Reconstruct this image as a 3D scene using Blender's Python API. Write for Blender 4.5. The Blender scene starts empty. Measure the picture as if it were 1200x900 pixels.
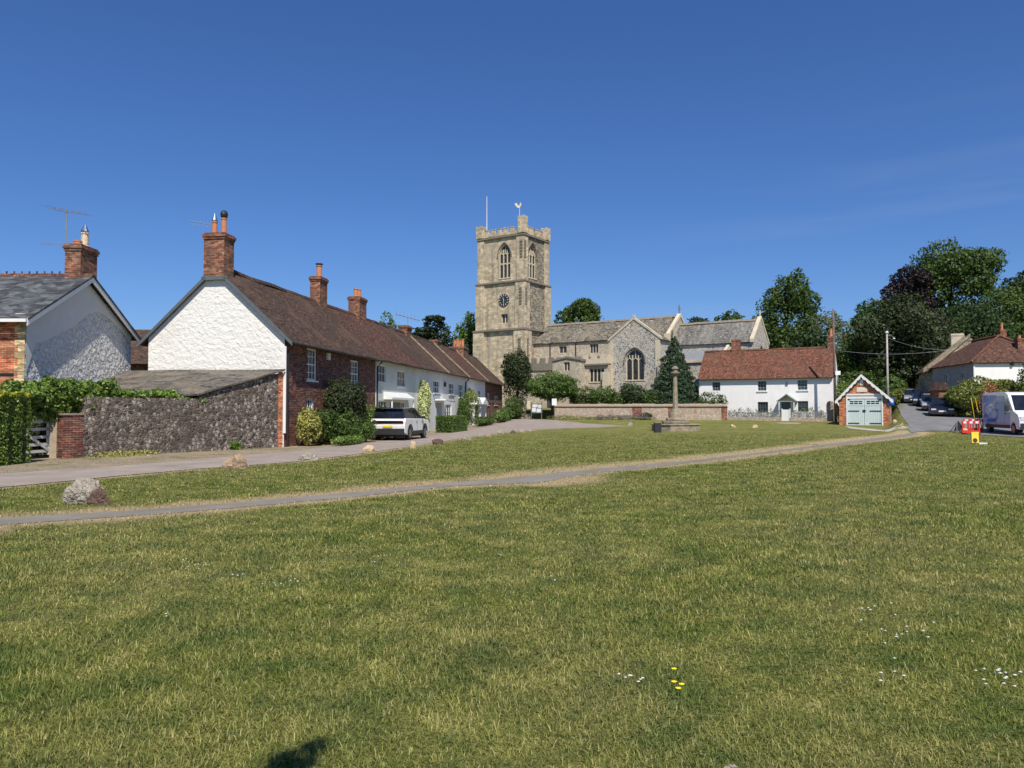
import bpy, bmesh, math, random
import numpy as np
from mathutils import Vector, Matrix, noise
from mathutils.geometry import tessellate_polygon
R = math.radians
S = bpy.context.scene
COL = S.collection
# ------------------------------------------------------------------ camera, sky, sun, exposure
EYE = 1.6; FPX = 900.0; PITCH = math.atan(30 / 900)
cd = bpy.data.cameras.new('camera'); cam = bpy.data.objects.new('camera', cd); COL.objects.link(cam)
cam.location = (0, 0, EYE); cam.rotation_euler = (R(90) + PITCH, 0, 0)
cd.sensor_width = 36; cd.lens = 27; cd.clip_start = .05; cd.clip_end = 5000
S.camera = cam
SUN_EL = R(53); SUN_AZ = R(12)            # azimuth: degrees to the right of straight behind the camera
sv = Vector((math.sin(SUN_AZ) * math.cos(SUN_EL), -math.cos(SUN_AZ) * math.cos(SUN_EL), math.sin(SUN_EL)))
w = bpy.data.worlds.new('World'); S.world = w; w.use_nodes = True
nt = w.node_tree; nt.nodes.clear()
sky = nt.nodes.new('ShaderNodeTexSky'); sky.sky_type = 'NISHITA'; sky.sun_disc = False
sky.sun_elevation = SUN_EL; sky.sun_rotation = math.pi - SUN_AZ
sky.altitude = 100; sky.air_density = 1.0; sky.dust_density = 0.3; sky.ozone_density = 4.0
bg = nt.nodes.new('ShaderNodeBackground'); bg.inputs['Strength'].default_value = .080
# thin cirrus streaks low on the right
tc = nt.nodes.new('ShaderNodeTexCoord'); mp = nt.nodes.new('ShaderNodeMapping')
mp.inputs['Rotation'].default_value = (0, R(-14), 0); mp.inputs['Scale'].default_value = (1.3, 2, 16)
nz = nt.nodes.new('ShaderNodeTexNoise'); nz.inputs['Scale'].default_value = 1.6; nz.inputs['Detail'].default_value = 4
rp = nt.nodes.new('ShaderNodeValToRGB'); rp.color_ramp.elements[0].position = .5; rp.color_ramp.elements[1].position = .85
sx = nt.nodes.new('ShaderNodeSeparateXYZ')
r1 = nt.nodes.new('ShaderNodeMapRange'); r1.inputs[1].default_value = .1; r1.inputs[2].default_value = .42
r2 = nt.nodes.new('ShaderNodeMapRange'); r2.inputs[1].default_value = .4; r2.inputs[2].default_value = .1
m1 = nt.nodes.new('ShaderNodeMath'); m1.operation = 'MULTIPLY'; m2 = nt.nodes.new('ShaderNodeMath'); m2.operation = 'MULTIPLY'
m3 = nt.nodes.new('ShaderNodeMath'); m3.operation = 'MULTIPLY'; m3.inputs[1].default_value = .28
mx = nt.nodes.new('ShaderNodeMixRGB'); mx.inputs[2].default_value = (5.2, 6.0, 7.6, 1)
hs = nt.nodes.new('ShaderNodeHueSaturation'); hs.inputs['Saturation'].default_value = 1.1; hs.inputs['Value'].default_value = 1.0
wo = nt.nodes.new('ShaderNodeOutputWorld'); L = nt.links.new
L(tc.outputs['Generated'], mp.inputs[0]); L(mp.outputs[0], nz.inputs['Vector']); L(nz.outputs[0], rp.inputs[0])
L(tc.outputs['Generated'], sx.inputs[0]); L(sx.outputs[0], r1.inputs[0]); L(sx.outputs[2], r2.inputs[0])
L(r1.outputs[0], m1.inputs[0]); L(r2.outputs[0], m1.inputs[1]); L(m1.outputs[0], m2.inputs[0]); L(rp.outputs[0], m2.inputs[1])
L(m2.outputs[0], m3.inputs[0]); L(m3.outputs[0], mx.inputs[0]); L(sky.outputs[0], hs.inputs['Color']); L(hs.outputs[0], mx.inputs[1])
tr_ = nt.nodes.new('ShaderNodeValToRGB'); e = tr_.color_ramp.elements; e[0].position = 0; e[0].color = (.60, .76, 1.14, 1); e[1].position = .55; e[1].color = (.72, .93, 1.27, 1)
e_ = tr_.color_ramp.elements.new(.12); e_.color = (.68, .85, 1.19, 1)
tm_ = nt.nodes.new('ShaderNodeMixRGB'); tm_.blend_type = 'MULTIPLY'; tm_.inputs[0].default_value = 1
L(sx.outputs[2], tr_.inputs[0]); L(hs.outputs[0], tm_.inputs[1]); L(tr_.outputs[0], tm_.inputs[2]); L(tm_.outputs[0], mx.inputs[1])
L(mx.outputs[0], bg.inputs['Color']); L(bg.outputs[0], wo.inputs['Surface'])
sd = bpy.data.lights.new('sun', 'SUN'); sd.energy = 5.0; sd.angle = R(.5); sd.color = (1, .93, .83)
so = bpy.data.objects.new('sun', sd); COL.objects.link(so); so.rotation_euler = sv.to_track_quat('Z', 'Y').to_euler()
S.view_settings.view_transform = 'Standard'; S.view_settings.look = 'None'; S.view_settings.gamma = 1
S.view_settings.exposure = 0.18; S.view_settings.use_curve_mapping = False

# ------------------------------------------------------------------ terrain and pixel helpers
def sstep(a, b, x):
    t = np.clip((x - a) / (b - a), 0, 1); return t * t * (3 - 2 * t)
def terr(x, y):
    x = np.asarray(x, float); y = np.asarray(y, float)
    u = x / np.maximum(y, 1)
    A = np.interp(y, [0, 58, 70, 80, 86, 100, 130, 200, 400, 3000], [0, 0, .2, .45, .55, .9, 1.6, 4, 6, 6])
    B = np.interp(y, [0, 45, 52, 60, 70, 80, 95, 110, 140, 200, 400, 3000], [0, 0, .2, .82, 1.5, 2.1, 2.8, 3.4, 5.5, 8, 8, 8])
    yb = np.where(u < .052, 87.2, np.where(u < .243, 84.6, 94.0))
    C = sstep(0, 1.2, y - yb) * .9 * sstep(-.2, -.05, u)
    s = sstep(.489, .505, u) * sstep(45, 58, y)
    return (A + C) * (1 - s) + B * s
def tz(x, y): return float(terr(x, y))
def ray(px, py):
    u = (px - 600) / FPX; v = (450 - py) / FPX
    return Vector((u, math.cos(PITCH) - math.sin(PITCH) * v, math.sin(PITCH) + math.cos(PITCH) * v))
def P(px, py, Y):
    d = ray(px, py); return Vector((0, 0, EYE)) + d * (Y / d.y)
def G(px, py):
    d = ray(px, py); t = 1.5; last = t
    while t < 400:
        q = Vector((0, 0, EYE)) + d * t
        if q.z <= tz(q.x, q.y):
            a, b = last, t
            for _ in range(20):
                m = (a + b) / 2; q = Vector((0, 0, EYE)) + d * m
                if q.z <= tz(q.x, q.y): b = m
                else: a = m
            return Vector((q.x, q.y, tz(q.x, q.y)))
        last = t; t += .25
    return q
def Gy(px, Y):
    x = (px - 600) / FPX * Y; return Vector((x, Y, tz(x, Y)))
class Fr:
    def __init__(s, x, y, z, ang):
        s.o = Vector((x, y, z)); s.a = ang; s.c = math.cos(ang); s.s = math.sin(ang)
    def loc(s, p):
        q = p - s.o; return Vector((s.c * q.x + s.s * q.y, -s.s * q.x + s.c * q.y, q.z))
    def _r(s, px, py):
        o = s.loc(Vector((0, 0, EYE))); return o, s.loc(ray(px, py) + Vector((0, 0, EYE))) - o
    def face(s, px, py, y0=0):
        o, d = s._r(px, py); t = (y0 - o.y) / d.y; return o.x + d.x * t, o.z + d.z * t
    def side(s, px, py, x0=0):
        o, d = s._r(px, py); t = (x0 - o.x) / d.x; return o.y + d.y * t, o.z + d.z * t
    def rect(s, x0, y0, x1, y1, pl=0):
        a = s.face(x0, y1, pl); b = s.face(x1, y0, pl); a2 = s.face(x1, y1, pl); b2 = s.face(x0, y0, pl)
        return (a[0], (a[1] + a2[1]) / 2, b[0], (b[1] + b2[1]) / 2)

# ------------------------------------------------------------------ materials
def newmat(name):
    m = bpy.data.materials.new(name); m.use_nodes = True; t = m.node_tree; t.nodes.clear()
    o = t.nodes.new('ShaderNodeOutputMaterial'); b = t.nodes.new('ShaderNodeBsdfPrincipled')
    t.links.new(b.outputs[0], o.inputs[0]); return m, t, b, o
def nd(t, typ, **kw):
    n = t.nodes.new(typ)
    for k, v in kw.items():
        if k.startswith('i_'):
            kk = k[2:].replace('_', ' '); n.inputs[kk].default_value = v
        else: setattr(n, k, v)
    return n
def ramp(t, src, stops):
    r = t.nodes.new('ShaderNodeValToRGB'); e = r.color_ramp.elements
    while len(e) < len(stops): e.new(.5)
    for el, (p, c) in zip(e, stops):
        el.position = p; el.color = (c[0], c[1], c[2], 1) if not isinstance(c, (int, float)) else (c, c, c, 1)
    t.links.new(src, r.inputs[0]); return r.outputs[0]
def mixc(t, f, a, b, mode='MIX'):
    n = t.nodes.new('ShaderNodeMixRGB'); n.blend_type = mode
    for i, s in ((0, f), (1, a), (2, b)):
        if isinstance(s, (int, float)): n.inputs[i].default_value = s if i == 0 else (s, s, s, 1)
        elif isinstance(s, tuple): n.inputs[i].default_value = (*s, 1)
        else: t.links.new(s, n.inputs[i])
    return n.outputs[0]
def coords(t, kind='UV'):
    return t.nodes.new('ShaderNodeTexCoord').outputs[kind]
def bump(t, b, h, strength=.5, dist=.02):
    n = nd(t, 'ShaderNodeBump', i_Strength=strength, i_Distance=dist)
    t.links.new(h, n.inputs['Height']); t.links.new(n.outputs[0], b.inputs['Normal']); return n
def tnoise(t, vec, scale, detail=4, rough=.55, dist=0):
    n = nd(t, 'ShaderNodeTexNoise', i_Scale=scale, i_Detail=detail, i_Roughness=rough, i_Distortion=dist)
    t.links.new(vec, n.inputs['Vector']); return n.outputs[0]
def plain(name, c, rough=.6, metal=0, var=.12, scale=3, spec=None):
    m, t, b, o = newmat(name)
    f = tnoise(t, coords(t, 'Object'), scale, 3)
    t.links.new(ramp(t, f, [(.3, tuple(x * (1 - var) for x in c)), (.7, tuple(min(1, x * (1 + var)) for x in c))]), b.inputs['Base Color'])
    b.inputs['Roughness'].default_value = rough; b.inputs['Metallic'].default_value = metal
    if spec is not None: b.inputs['Specular IOR Level'].default_value = spec
    return m
def rough_wall(name, c1, c2, sc=2.0, bsc=9, bs=.6, bd=.05, stain=None, streak=None):
    m, t, b, o = newmat(name); uv = coords(t)
    col = ramp(t, tnoise(t, uv, sc, 6, .65), [(.3, c1), (.7, c2)])
    if stain: col = mixc(t, ramp(t, tnoise(t, uv, .45, 5, .7), [(.52, 0), (.72, .6)]), col, stain)
    if streak:
        mp = nd(t, 'ShaderNodeMapping'); mp.inputs['Scale'].default_value = (1.6, .14, 1); t.links.new(uv, mp.inputs[0])
        col = mixc(t, ramp(t, tnoise(t, mp.outputs[0], 1.4, 5, .7), [(.5, 0), (.75, .55)]), col, streak)
    t.links.new(col, b.inputs['Base Color']); b.inputs['Roughness'].default_value = .92
    b.inputs['Specular IOR Level'].default_value = .2
    bump(t, b, tnoise(t, uv, bsc, 3, .5, .6), bs, bd)
    return m
def brickish(name, c1, c2, mortar, bw, bh, ms=.01, bs=.5, bd=.012, stain=(.05, .04, .03), sth=(.5, .75), stf=.6, patch=None, offset=.5, streak=None, bias=0.0, extra=None, fleck=.8):
    m, t, b, o = newmat(name); uv = coords(t)
    w_ = nd(t, 'ShaderNodeVectorMath', operation='ADD')
    nn = t.nodes.new('ShaderNodeTexNoise'); nn.inputs['Scale'].default_value = 1.3; t.links.new(uv, nn.inputs['Vector'])
    sc = nd(t, 'ShaderNodeVectorMath', operation='SCALE'); sc.inputs['Scale'].default_value = .06
    t.links.new(nn.outputs['Color'], sc.inputs[0]); t.links.new(uv, w_.inputs[0]); t.links.new(sc.outputs[0], w_.inputs[1])
    br = nd(t, 'ShaderNodeTexBrick', i_Scale=1.0, i_Mortar_Size=ms, i_Brick_Width=bw, i_Row_Height=bh, i_Bias=bias, i_Mortar_Smooth=.3)
    br.offset = offset
    br.inputs['Color1'].default_value = (*c1, 1); br.inputs['Color2'].default_value = (*c2, 1); br.inputs['Mortar'].default_value = (*mortar, 1)
    t.links.new(w_.outputs[0], br.inputs['Vector'])
    col = br.outputs['Color']
    # per-unit brightness flecks
    vo = nd(t, 'ShaderNodeTexVoronoi', i_Scale=1.0); vm = nd(t, 'ShaderNodeMapping'); vm.inputs['Scale'].default_value = (1 / bw, 1 / bh, 1)
    t.links.new(uv, vm.inputs[0]); t.links.new(vm.outputs[0], vo.inputs['Vector'])
    bwn = t.nodes.new('ShaderNodeRGBToBW'); t.links.new(vo.outputs['Color'], bwn.inputs[0])
    col = mixc(t, fleck, col, ramp(t, bwn.outputs[0], [(.2, .48), (.5, .95), (.85, 1.8)]), 'MULTIPLY')
    if patch: col = mixc(t, ramp(t, tnoise(t, uv, .35, 5, .7), [(.5, 0), (.6, .7)]), col, patch)
    col = mixc(t, ramp(t, tnoise(t, uv, 1.1, 8, .75), [(sth[0], 0), (sth[1], stf)]), col, stain)
    if streak:
        mp = nd(t, 'ShaderNodeMapping'); mp.inputs['Scale'].default_value = (1.2, .12, 1); t.links.new(uv, mp.inputs[0])
        col = mixc(t, ramp(t, tnoise(t, mp.outputs[0], 1.0, 5, .7), [(.48, 0), (.7, .7)]), col, streak)
    if extra: col = mixc(t, ramp(t, tnoise(t, uv, 6, 4, .8), [(.6, 0), (.7, .7)]), col, extra)
    t.links.new(col, b.inputs['Base Color']); b.inputs['Roughness'].default_value = .9; b.inputs['Specular IOR Level'].default_value = .25
    h = mixc(t, .35, br.outputs['Fac'], tnoise(t, uv, 14, 3), 'MIX')
    inv = t.nodes.new('ShaderNodeInvert'); t.links.new(h, inv.inputs['Color'])
    bump(t, b, inv.outputs[0], bs, bd)
    return m
def flint(name, stones, mortar, sc=9, ms=.07, bs=.9, bd=.05, stain=None, brickpatch=None):
    m, t, b, o = newmat(name); uv = coords(t)
    w_ = nd(t, 'ShaderNodeVectorMath', operation='ADD')
    nn = t.nodes.new('ShaderNodeTexNoise'); nn.inputs['Scale'].default_value = sc * .7; t.links.new(uv, nn.inputs['Vector'])
    s_ = nd(t, 'ShaderNodeVectorMath', operation='SCALE'); s_.inputs['Scale'].default_value = .45 / sc
    t.links.new(nn.outputs['Color'], s_.inputs[0]); t.links.new(uv, w_.inputs[0]); t.links.new(s_.outputs[0], w_.inputs[1])
    v1 = nd(t, 'ShaderNodeTexVoronoi', i_Scale=sc); v2 = nd(t, 'ShaderNodeTexVoronoi', feature='DISTANCE_TO_EDGE', i_Scale=sc)
    t.links.new(w_.outputs[0], v1.inputs['Vector']); t.links.new(w_.outputs[0], v2.inputs['Vector'])
    bwn = t.nodes.new('ShaderNodeRGBToBW'); t.links.new(v1.outputs['Color'], bwn.inputs[0])
    n_ = len(stones); col = ramp(t, bwn.outputs[0], [(.15 + .7 * i / (n_ - 1), c) for i, c in enumerate(stones)])
    edge = ramp(t, v2.outputs['Distance'], [(ms * .5, 0), (ms * 1.6, 1)])
    col = mixc(t, edge, mortar, col)
    if stain: col = mixc(t, ramp(t, tnoise(t, uv, .5, 6, .7), [(.45, 0), (.65, .75)]), col, stain)
    if brickpatch: col = mixc(t, ramp(t, tnoise(t, uv, .6, 3, .6), [(.62, 0), (.66, .8)]), col, brickpatch)
    t.links.new(col, b.inputs['Base Color']); b.inputs['Roughness'].default_value = .8
    bump(t, b, mixc(t, .4, edge, tnoise(t, uv, sc * 2.5, 3)), bs, bd)
    return m
def leafmat(name, c1, c2, rough=.55, trans=.25):
    m, t, b, o = newmat(name)
    g = t.nodes.new('ShaderNodeNewGeometry')
    col = ramp(t, g.outputs['Random Per Island'], [(0, c1), (1, c2)])
    k = ramp(t, tnoise(t, coords(t, 'Object'), .8, 3), [(.3, .65), (.7, 1.3)])
    col = mixc(t, 1, col, k, 'MULTIPLY')
    t.links.new(col, b.inputs['Base Color']); b.inputs['Roughness'].default_value = rough
    b.inputs['Specular IOR Level'].default_value = .3
    tr = t.nodes.new('ShaderNodeBsdfTranslucent'); t.links.new(mixc(t, 1, col, (1.2, 1.3, .6), 'MULTIPLY'), tr.inputs[0])
    mx = t.nodes.new('ShaderNodeMixShader'); mx.inputs[0].default_value = trans
    t.links.new(b.outputs[0], mx.inputs[1]); t.links.new(tr.outputs[0], mx.inputs[2]); t.links.new(mx.outputs[0], o.inputs[0])
    return m
def glassmat(name, c=(.02, .025, .03), rough=.06):
    m, t, b, o = newmat(name)
    f = tnoise(t, coords(t, 'Object'), 2.5, 2)
    t.links.new(ramp(t, f, [(.35, c), (.7, tuple(x * 2.2 for x in c))]), b.inputs['Base Color'])
    b.inputs['Roughness'].default_value = rough; b.inputs['Specular IOR Level'].default_value = .7
    bump(t, b, tnoise(t, coords(t, 'Object'), 4, 1), .25, .01)
    return m
def paint(name, c, rough=.3, coat=.6, metal=0):
    m = plain(name, c, rough, metal, .03); b = m.node_tree.nodes['Principled BSDF']
    b.inputs['Coat Weight'].default_value = coat; b.inputs['Coat Roughness'].default_value = .05
    return m
MT = dict(
 white_rough=rough_wall('whitewashed_rubble', (.72, .71, .65), (.80, .79, .74), 3, 5.5, .8, .07, (.62, .60, .53)),
 grey_rough=rough_wall('rough_painted_rubble', (.68, .68, .65), (.80, .79, .76), 3, 5.8, 1.0, .36),
 grey_render=rough_wall('smooth_grey_render', (.60, .59, .56), (.66, .65, .62), 2, 20, .1, .01),
 white_render=rough_wall('white_render', (.68, .68, .64), (.78, .78, .74), 1.5, 12, .25, .02, (.52, .52, .48), (.5, .5, .46)),
 cottage_white=rough_wall('white_painted_cottage_brick', (.80, .79, .76), (.87, .86, .83), 1.5, 8, .35, .02, None, (.70, .69, .66)),
 cream_render=rough_wall('pale_cream_render', (.58, .60, .52), (.68, .70, .62), 1.5, 12, .25, .02, (.45, .47, .4)),
 brick_dark=brickish('old_dark_red_brick', (.20, .055, .035), (.10, .035, .028), (.22, .17, .13), .225, .075, .010, .4, .01, (.05, .03, .028)),
 brick_orange=brickish('orange_red_brick', (.50, .15, .06), (.36, .09, .04), (.40, .30, .2), .225, .075, .01, .4, .01, (.2, .08, .05), (.55, .8), .4),
 brick_yellow=brickish('yellow_quoin_brick', (.60, .46, .22), (.5, .36, .16), (.4, .33, .25), .225, .075, .01, .4, .01, (.3, .2, .1)),
 brick_chim=brickish('weathered_chimney_brick', (.34, .12, .06), (.16, .06, .04), (.24, .18, .13), .225, .075, .012, .5, .01, (.07, .05, .04), (.45, .62), .8),
 tile_brown=brickish('old_brown_clay_tiles', (.125, .068, .046), (.045, .031, .026), (.018, .013, .011), .17, .105, .008, .8, .02, (.055, .045, .03), (.45, .62), .8, (.15, .085, .055), extra=(.21, .17, .10)),
 tile_red=brickish('mottled_red_clay_tiles', (.155, .072, .046), (.062, .037, .029), (.02, .012, .01), .17, .105, .008, .8, .02, (.09, .06, .04), (.5, .7), .7, extra=(.24, .16, .09)),
 tile_orange=brickish('warm_red_clay_tiles', (.235, .092, .052), (.105, .050, .036), (.03, .018, .013), .17, .11, .008, .8, .02, (.085, .05, .035), (.48, .66), .75, (.15, .08, .052), extra=(.32, .18, .10)),
 slate=brickish('blue_grey_slates', (.085, .092, .098), (.06, .064, .07), (.02, .02, .022), .3, .2, .006, .4, .008, (.13, .12, .10), (.58, .75), .5),
 slate_brown=brickish('weathered_lean_to_slates', (.13, .115, .10), (.095, .085, .078), (.03, .027, .024), .3, .22, .014, .6, .02, (.20, .17, .12), (.45, .62), .8),
 stone_tile=brickish('lichened_stone_roof_tiles', (.26, .235, .19), (.14, .125, .10), (.03, .028, .022), .42, .3, .03, .9, .05, (.1, .09, .06), (.48, .68), .7, (.27, .235, .16), extra=(.4, .37, .28)),
 stone_slate=brickish('grey_chancel_roof_tiles', (.20, .195, .175), (.13, .125, .11), (.06, .055, .05), .3, .22, .014, .6, .02, (.09, .085, .075), (.45, .65), .6, streak=(.30, .28, .24)),
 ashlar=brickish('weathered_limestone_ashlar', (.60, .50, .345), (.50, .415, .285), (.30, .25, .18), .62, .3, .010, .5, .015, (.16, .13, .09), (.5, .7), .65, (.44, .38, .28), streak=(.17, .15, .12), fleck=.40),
 ashlar_dark=brickish('dark_and_shade_toned_limestone', (.40, .345, .255), (.28, .245, .185), (.18, .155, .115), .35, .17, .016, .8, .03, (.11, .1, .08), (.45, .65), .7),
 church_flint=flint('church_flint_and_stone', [(.10, .095, .09), (.26, .25, .225), (.48, .455, .40), (.17, .16, .145)], (.58, .54, .46), 3.8, .09, .8, .05, (.46, .41, .32)),
 wall_stone=flint('pale_coursed_rubble', [(.52, .45, .32), (.34, .29, .22), (.64, .55, .40)], (.60, .53, .41), 3.6, .05, .7, .04, (.40, .34, .25)),
 flint_dark=flint('dark_flint_wall', [(.045, .037, .032), (.17, .14, .115), (.52, .46, .39), (.12, .08, .06), (.036, .032, .03)], (.23, .185, .145), 7.2, .085, 1.0, .17, (.10, .076, .056)),
 yard_wall=flint('flint_and_brick_wall', [(.28, .24, .19), (.45, .38, .29), (.34, .2, .14), (.6, .5, .4)], (.48, .40, .31), 5, .07, .8, .05, (.42, .33, .25), (.38, .15, .09)),
 coping=rough_wall('mossy_stone_coping', (.20, .16, .12), (.40, .33, .25), 5, 12, .6, .03, (.36, .15, .10)),
 stone=rough_wall('pale_dressed_stone', (.52, .45, .33), (.66, .58, .43), 5, 12, .4, .02, (.28, .24, .18)),
 dark_stone=rough_wall('dark_weathered_stone', (.16, .14, .11), (.30, .26, .2), 5, 12, .5, .03, (.1, .09, .07)),
 cross_stone=rough_wall('lichened_cross_stone', (.17, .145, .10), (.44, .37, .26), 3, 10, .8, .04, (.13, .11, .085)),
 pot=plain('terracotta_pot', (.50, .20, .09), .8, 0, .2, 8), pot_cream=plain('buff_clay_pot', (.6, .5, .34), .8, 0, .15, 8),
 lead=plain('grey_lead', (.24, .25, .26), .6, .2), cap_metal=plain('steel_cowl', (.2, .28, .4), .35, .8),
 black=plain('black_iron', (.015, .015, .016), .5), black_plastic=plain('black_plastic', (.025, .025, .027), .55),
 white_paint=plain('white_gloss_paint', (.76, .76, .73), .4, 0, .06), offwhite=plain('weathered_white_board', (.62, .61, .57), .6, 0, .14, 6),
 greypaint=plain('grey_green_paint', (.30, .35, .33), .5, 0, .1), shade_grey=plain('dark_grey_door_paint', (.10, .12, .125), .5),
 teal=plain('pale_blue_green_door_paint', (.56, .66, .64), .5, 0, .05, 5),
 glass=glassmat('window_glass'), glass_ch=glassmat('leaded_church_glass', (.025, .024, .022), .25), car_glass=glassmat('tinted_car_glass', (.008, .01, .013), .03),
 car_white=paint('white_car_paint', (.78, .78, .77)), car_black=paint('black_car_paint', (.008, .009, .012)), car_navy=paint('navy_car_paint', (.012, .02, .05)),
 car_silver=paint('silver_car_paint', (.42, .44, .46), .3, .6, .5), van_white=paint('white_van_paint', (.76, .77, .78)), van_grey=paint('silver_grey_van_wrap', (.22, .38, .60), .35, .3),
 van_blue=paint('blue_van_graphic', (.01, .12, .60), .35, .3),
 tyre=plain('tyre_rubber', (.018, .018, .018), .9), rim=plain('alloy_rim', (.45, .45, .46), .3, .9), red_light=plain('red_lamp_lens', (.06, .004, .004), .2),
 lens=plain('clear_lamp_lens', (.6, .62, .65), .12), plate_y=plain('yellow_number_plate', (.80, .62, .03), .4), plate_w=plain('white_number_plate', (.8, .8, .78), .4),
 wood_pole=plain('creosoted_pole_wood', (.13, .095, .07), .85, 0, .3, 2), wood_pale=rough_wall('silvered_oak_post', (.30, .24, .17), (.42, .34, .25), 6, 30, .4, .01),
 concrete=plain('pale_concrete_pole', (.38, .36, .32), .8, 0, .15, 4), bark=rough_wall('tree_bark', (.075, .055, .04), (.14, .11, .08), 4, 14, .8, .05),
 red_plastic=plain('faded_red_plastic', (.62, .045, .03), .45, 0, .1), white_band=plain('reflective_white_band', (.75, .72, .7), .3), yellow=plain('yellow_plastic', (.85, .55, .015), .45),
 blue_sign=plain('blue_sign_face', (.01, .11, .48), .35), gold=plain('gilded_metal', (.9, .78, .5), .4, 0, .05), clock=plain('blue_black_clock_face', (.025, .035, .05), .35),
 rock_pale=rough_wall('pale_chert_rock', (.19, .16, .13), (.50, .45, .37), 3, 9, 1.0, .08, (.11, .07, .05)), rock_brown=rough_wall('brown_sandstone_rock', (.26, .17, .11), (.45, .34, .23), 6, 9, .9, .05, (.5, .43, .33)),
 rock_dark=rough_wall('dark_rock', (.045, .03, .025), (.20, .13, .095), 6, 9, .9, .05, (.45, .38, .28)), rock_sand=rough_wall('sandy_rock', (.48, .34, .2), (.6, .46, .3), 6, 9, .9, .05),
 bank=rough_wall('sandy_cutting_bank', (.42, .33, .19), (.56, .46, .29), 1.5, 5, .9, .2, (.25, .2, .1)),
 daisy=plain('white_petals', (.68, .68, .62), .7), dandelion=plain('yellow_petals', (.85, .66, .01), .7, 0, .1), stem=plain('green_stem', (.12, .2, .04), .7),
 purple=leafmat('lavender_flowers', (.12, .08, .18), (.26, .2, .36)),
)
LM = dict(
 mid=leafmat('mid_green_leaves', (0.048, 0.091, 0.019), (0.102, 0.149, 0.032)),
 dark=leafmat('dark_green_leaves', (0.024, 0.048, 0.015), (0.053, 0.091, 0.024)),
 yew=leafmat('dark_olive_leaves', (0.024, 0.039, 0.015), (0.061, 0.077, 0.025), .6, .15),
 cedar=leafmat('blue_green_needles', (0.021, 0.043, 0.024), (0.053, 0.080, 0.039), .6, .12),
 conifer=leafmat('conifer_foliage', (0.025, 0.053, 0.028), (0.066, 0.107, 0.048), .6, .15),
 light=leafmat('fresh_green_leaves', (0.096, 0.160, 0.024), (0.181, 0.245, 0.043), .5, .35),
 copper=leafmat('purple_beech_leaves', (0.018, 0.013, 0.014), (0.038, 0.025, 0.026), .5, .15),
 airy=leafmat('grey_green_leaves', (0.091, 0.130, 0.052), (0.208, 0.234, 0.117)),
 ivy=leafmat('ivy_leaves', (.07, .145, .022), (.24, .33, .07), .4),
 yellow=leafmat('yellow_green_hedge', (0.338, 0.338, 0.026), (0.650, 0.572, 0.039)),
 variegated=leafmat('variegated_leaves', (0.208, 0.234, 0.052), (0.598, 0.546, 0.169)),
 hydrangea=leafmat('pale_climber_blossom', (0.390, 0.442, 0.182), (0.750, 0.750, 0.468)),
 box=leafmat('clipped_box_leaves', (0.065, 0.117, 0.026), (0.130, 0.208, 0.046)),
 flowers=leafmat('border_plants', (0.11, 0.155, 0.035), (0.30, 0.31, 0.09)),
 pink=leafmat('red_blossom', (0.325, 0.104, 0.078), (0.585, 0.260, 0.156)),
)

# ------------------------------------------------------------------ mesh helpers
def tag(o, label=None, cat=None, group=None, kind=None):
    if label: o['label'] = label
    if cat: o['category'] = cat
    if group: o['group'] = group
    if kind: o['kind'] = kind
    return o
def thing(name, label, cat, loc=(0, 0, 0), rz=0, group=None):
    o = bpy.data.objects.new(name, None); COL.objects.link(o); o.location = loc; o.rotation_euler = (0, 0, rz)
    o.empty_display_size = .2
    return tag(o, label, cat, group)
def copy_tree(o, parent=None):
    c = o.copy(); COL.objects.link(c)
    if parent: c.parent = parent
    for ch in o.children: copy_tree(ch, c)
    return c
def nmesh(name, V, F, mt, parent=None, smooth=False, attr=None, loc=None):
    V = np.asarray(V, np.float32); F = np.asarray(F, np.int32); k = F.shape[1]
    me = bpy.data.meshes.new(name); me.vertices.add(len(V)); me.vertices.foreach_set('co', V.ravel())
    me.loops.add(F.size); me.loops.foreach_set('vertex_index', F.ravel())
    me.polygons.add(len(F)); me.polygons.foreach_set('loop_start', np.arange(0, F.size, k, dtype=np.int32))
    me.update(calc_edges=True)
    if smooth: me.polygons.foreach_set('use_smooth', [True] * len(F))
    if attr:
        for an, av in attr.items():
            a = me.attributes.new(an, 'FLOAT', 'POINT'); a.data.foreach_set('value', np.asarray(av, np.float32))
    me.materials.append(mt); o = bpy.data.objects.new(name, me); COL.objects.link(o)
    if parent: o.parent = parent
    if loc is not None: o.location = loc
    return o
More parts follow.
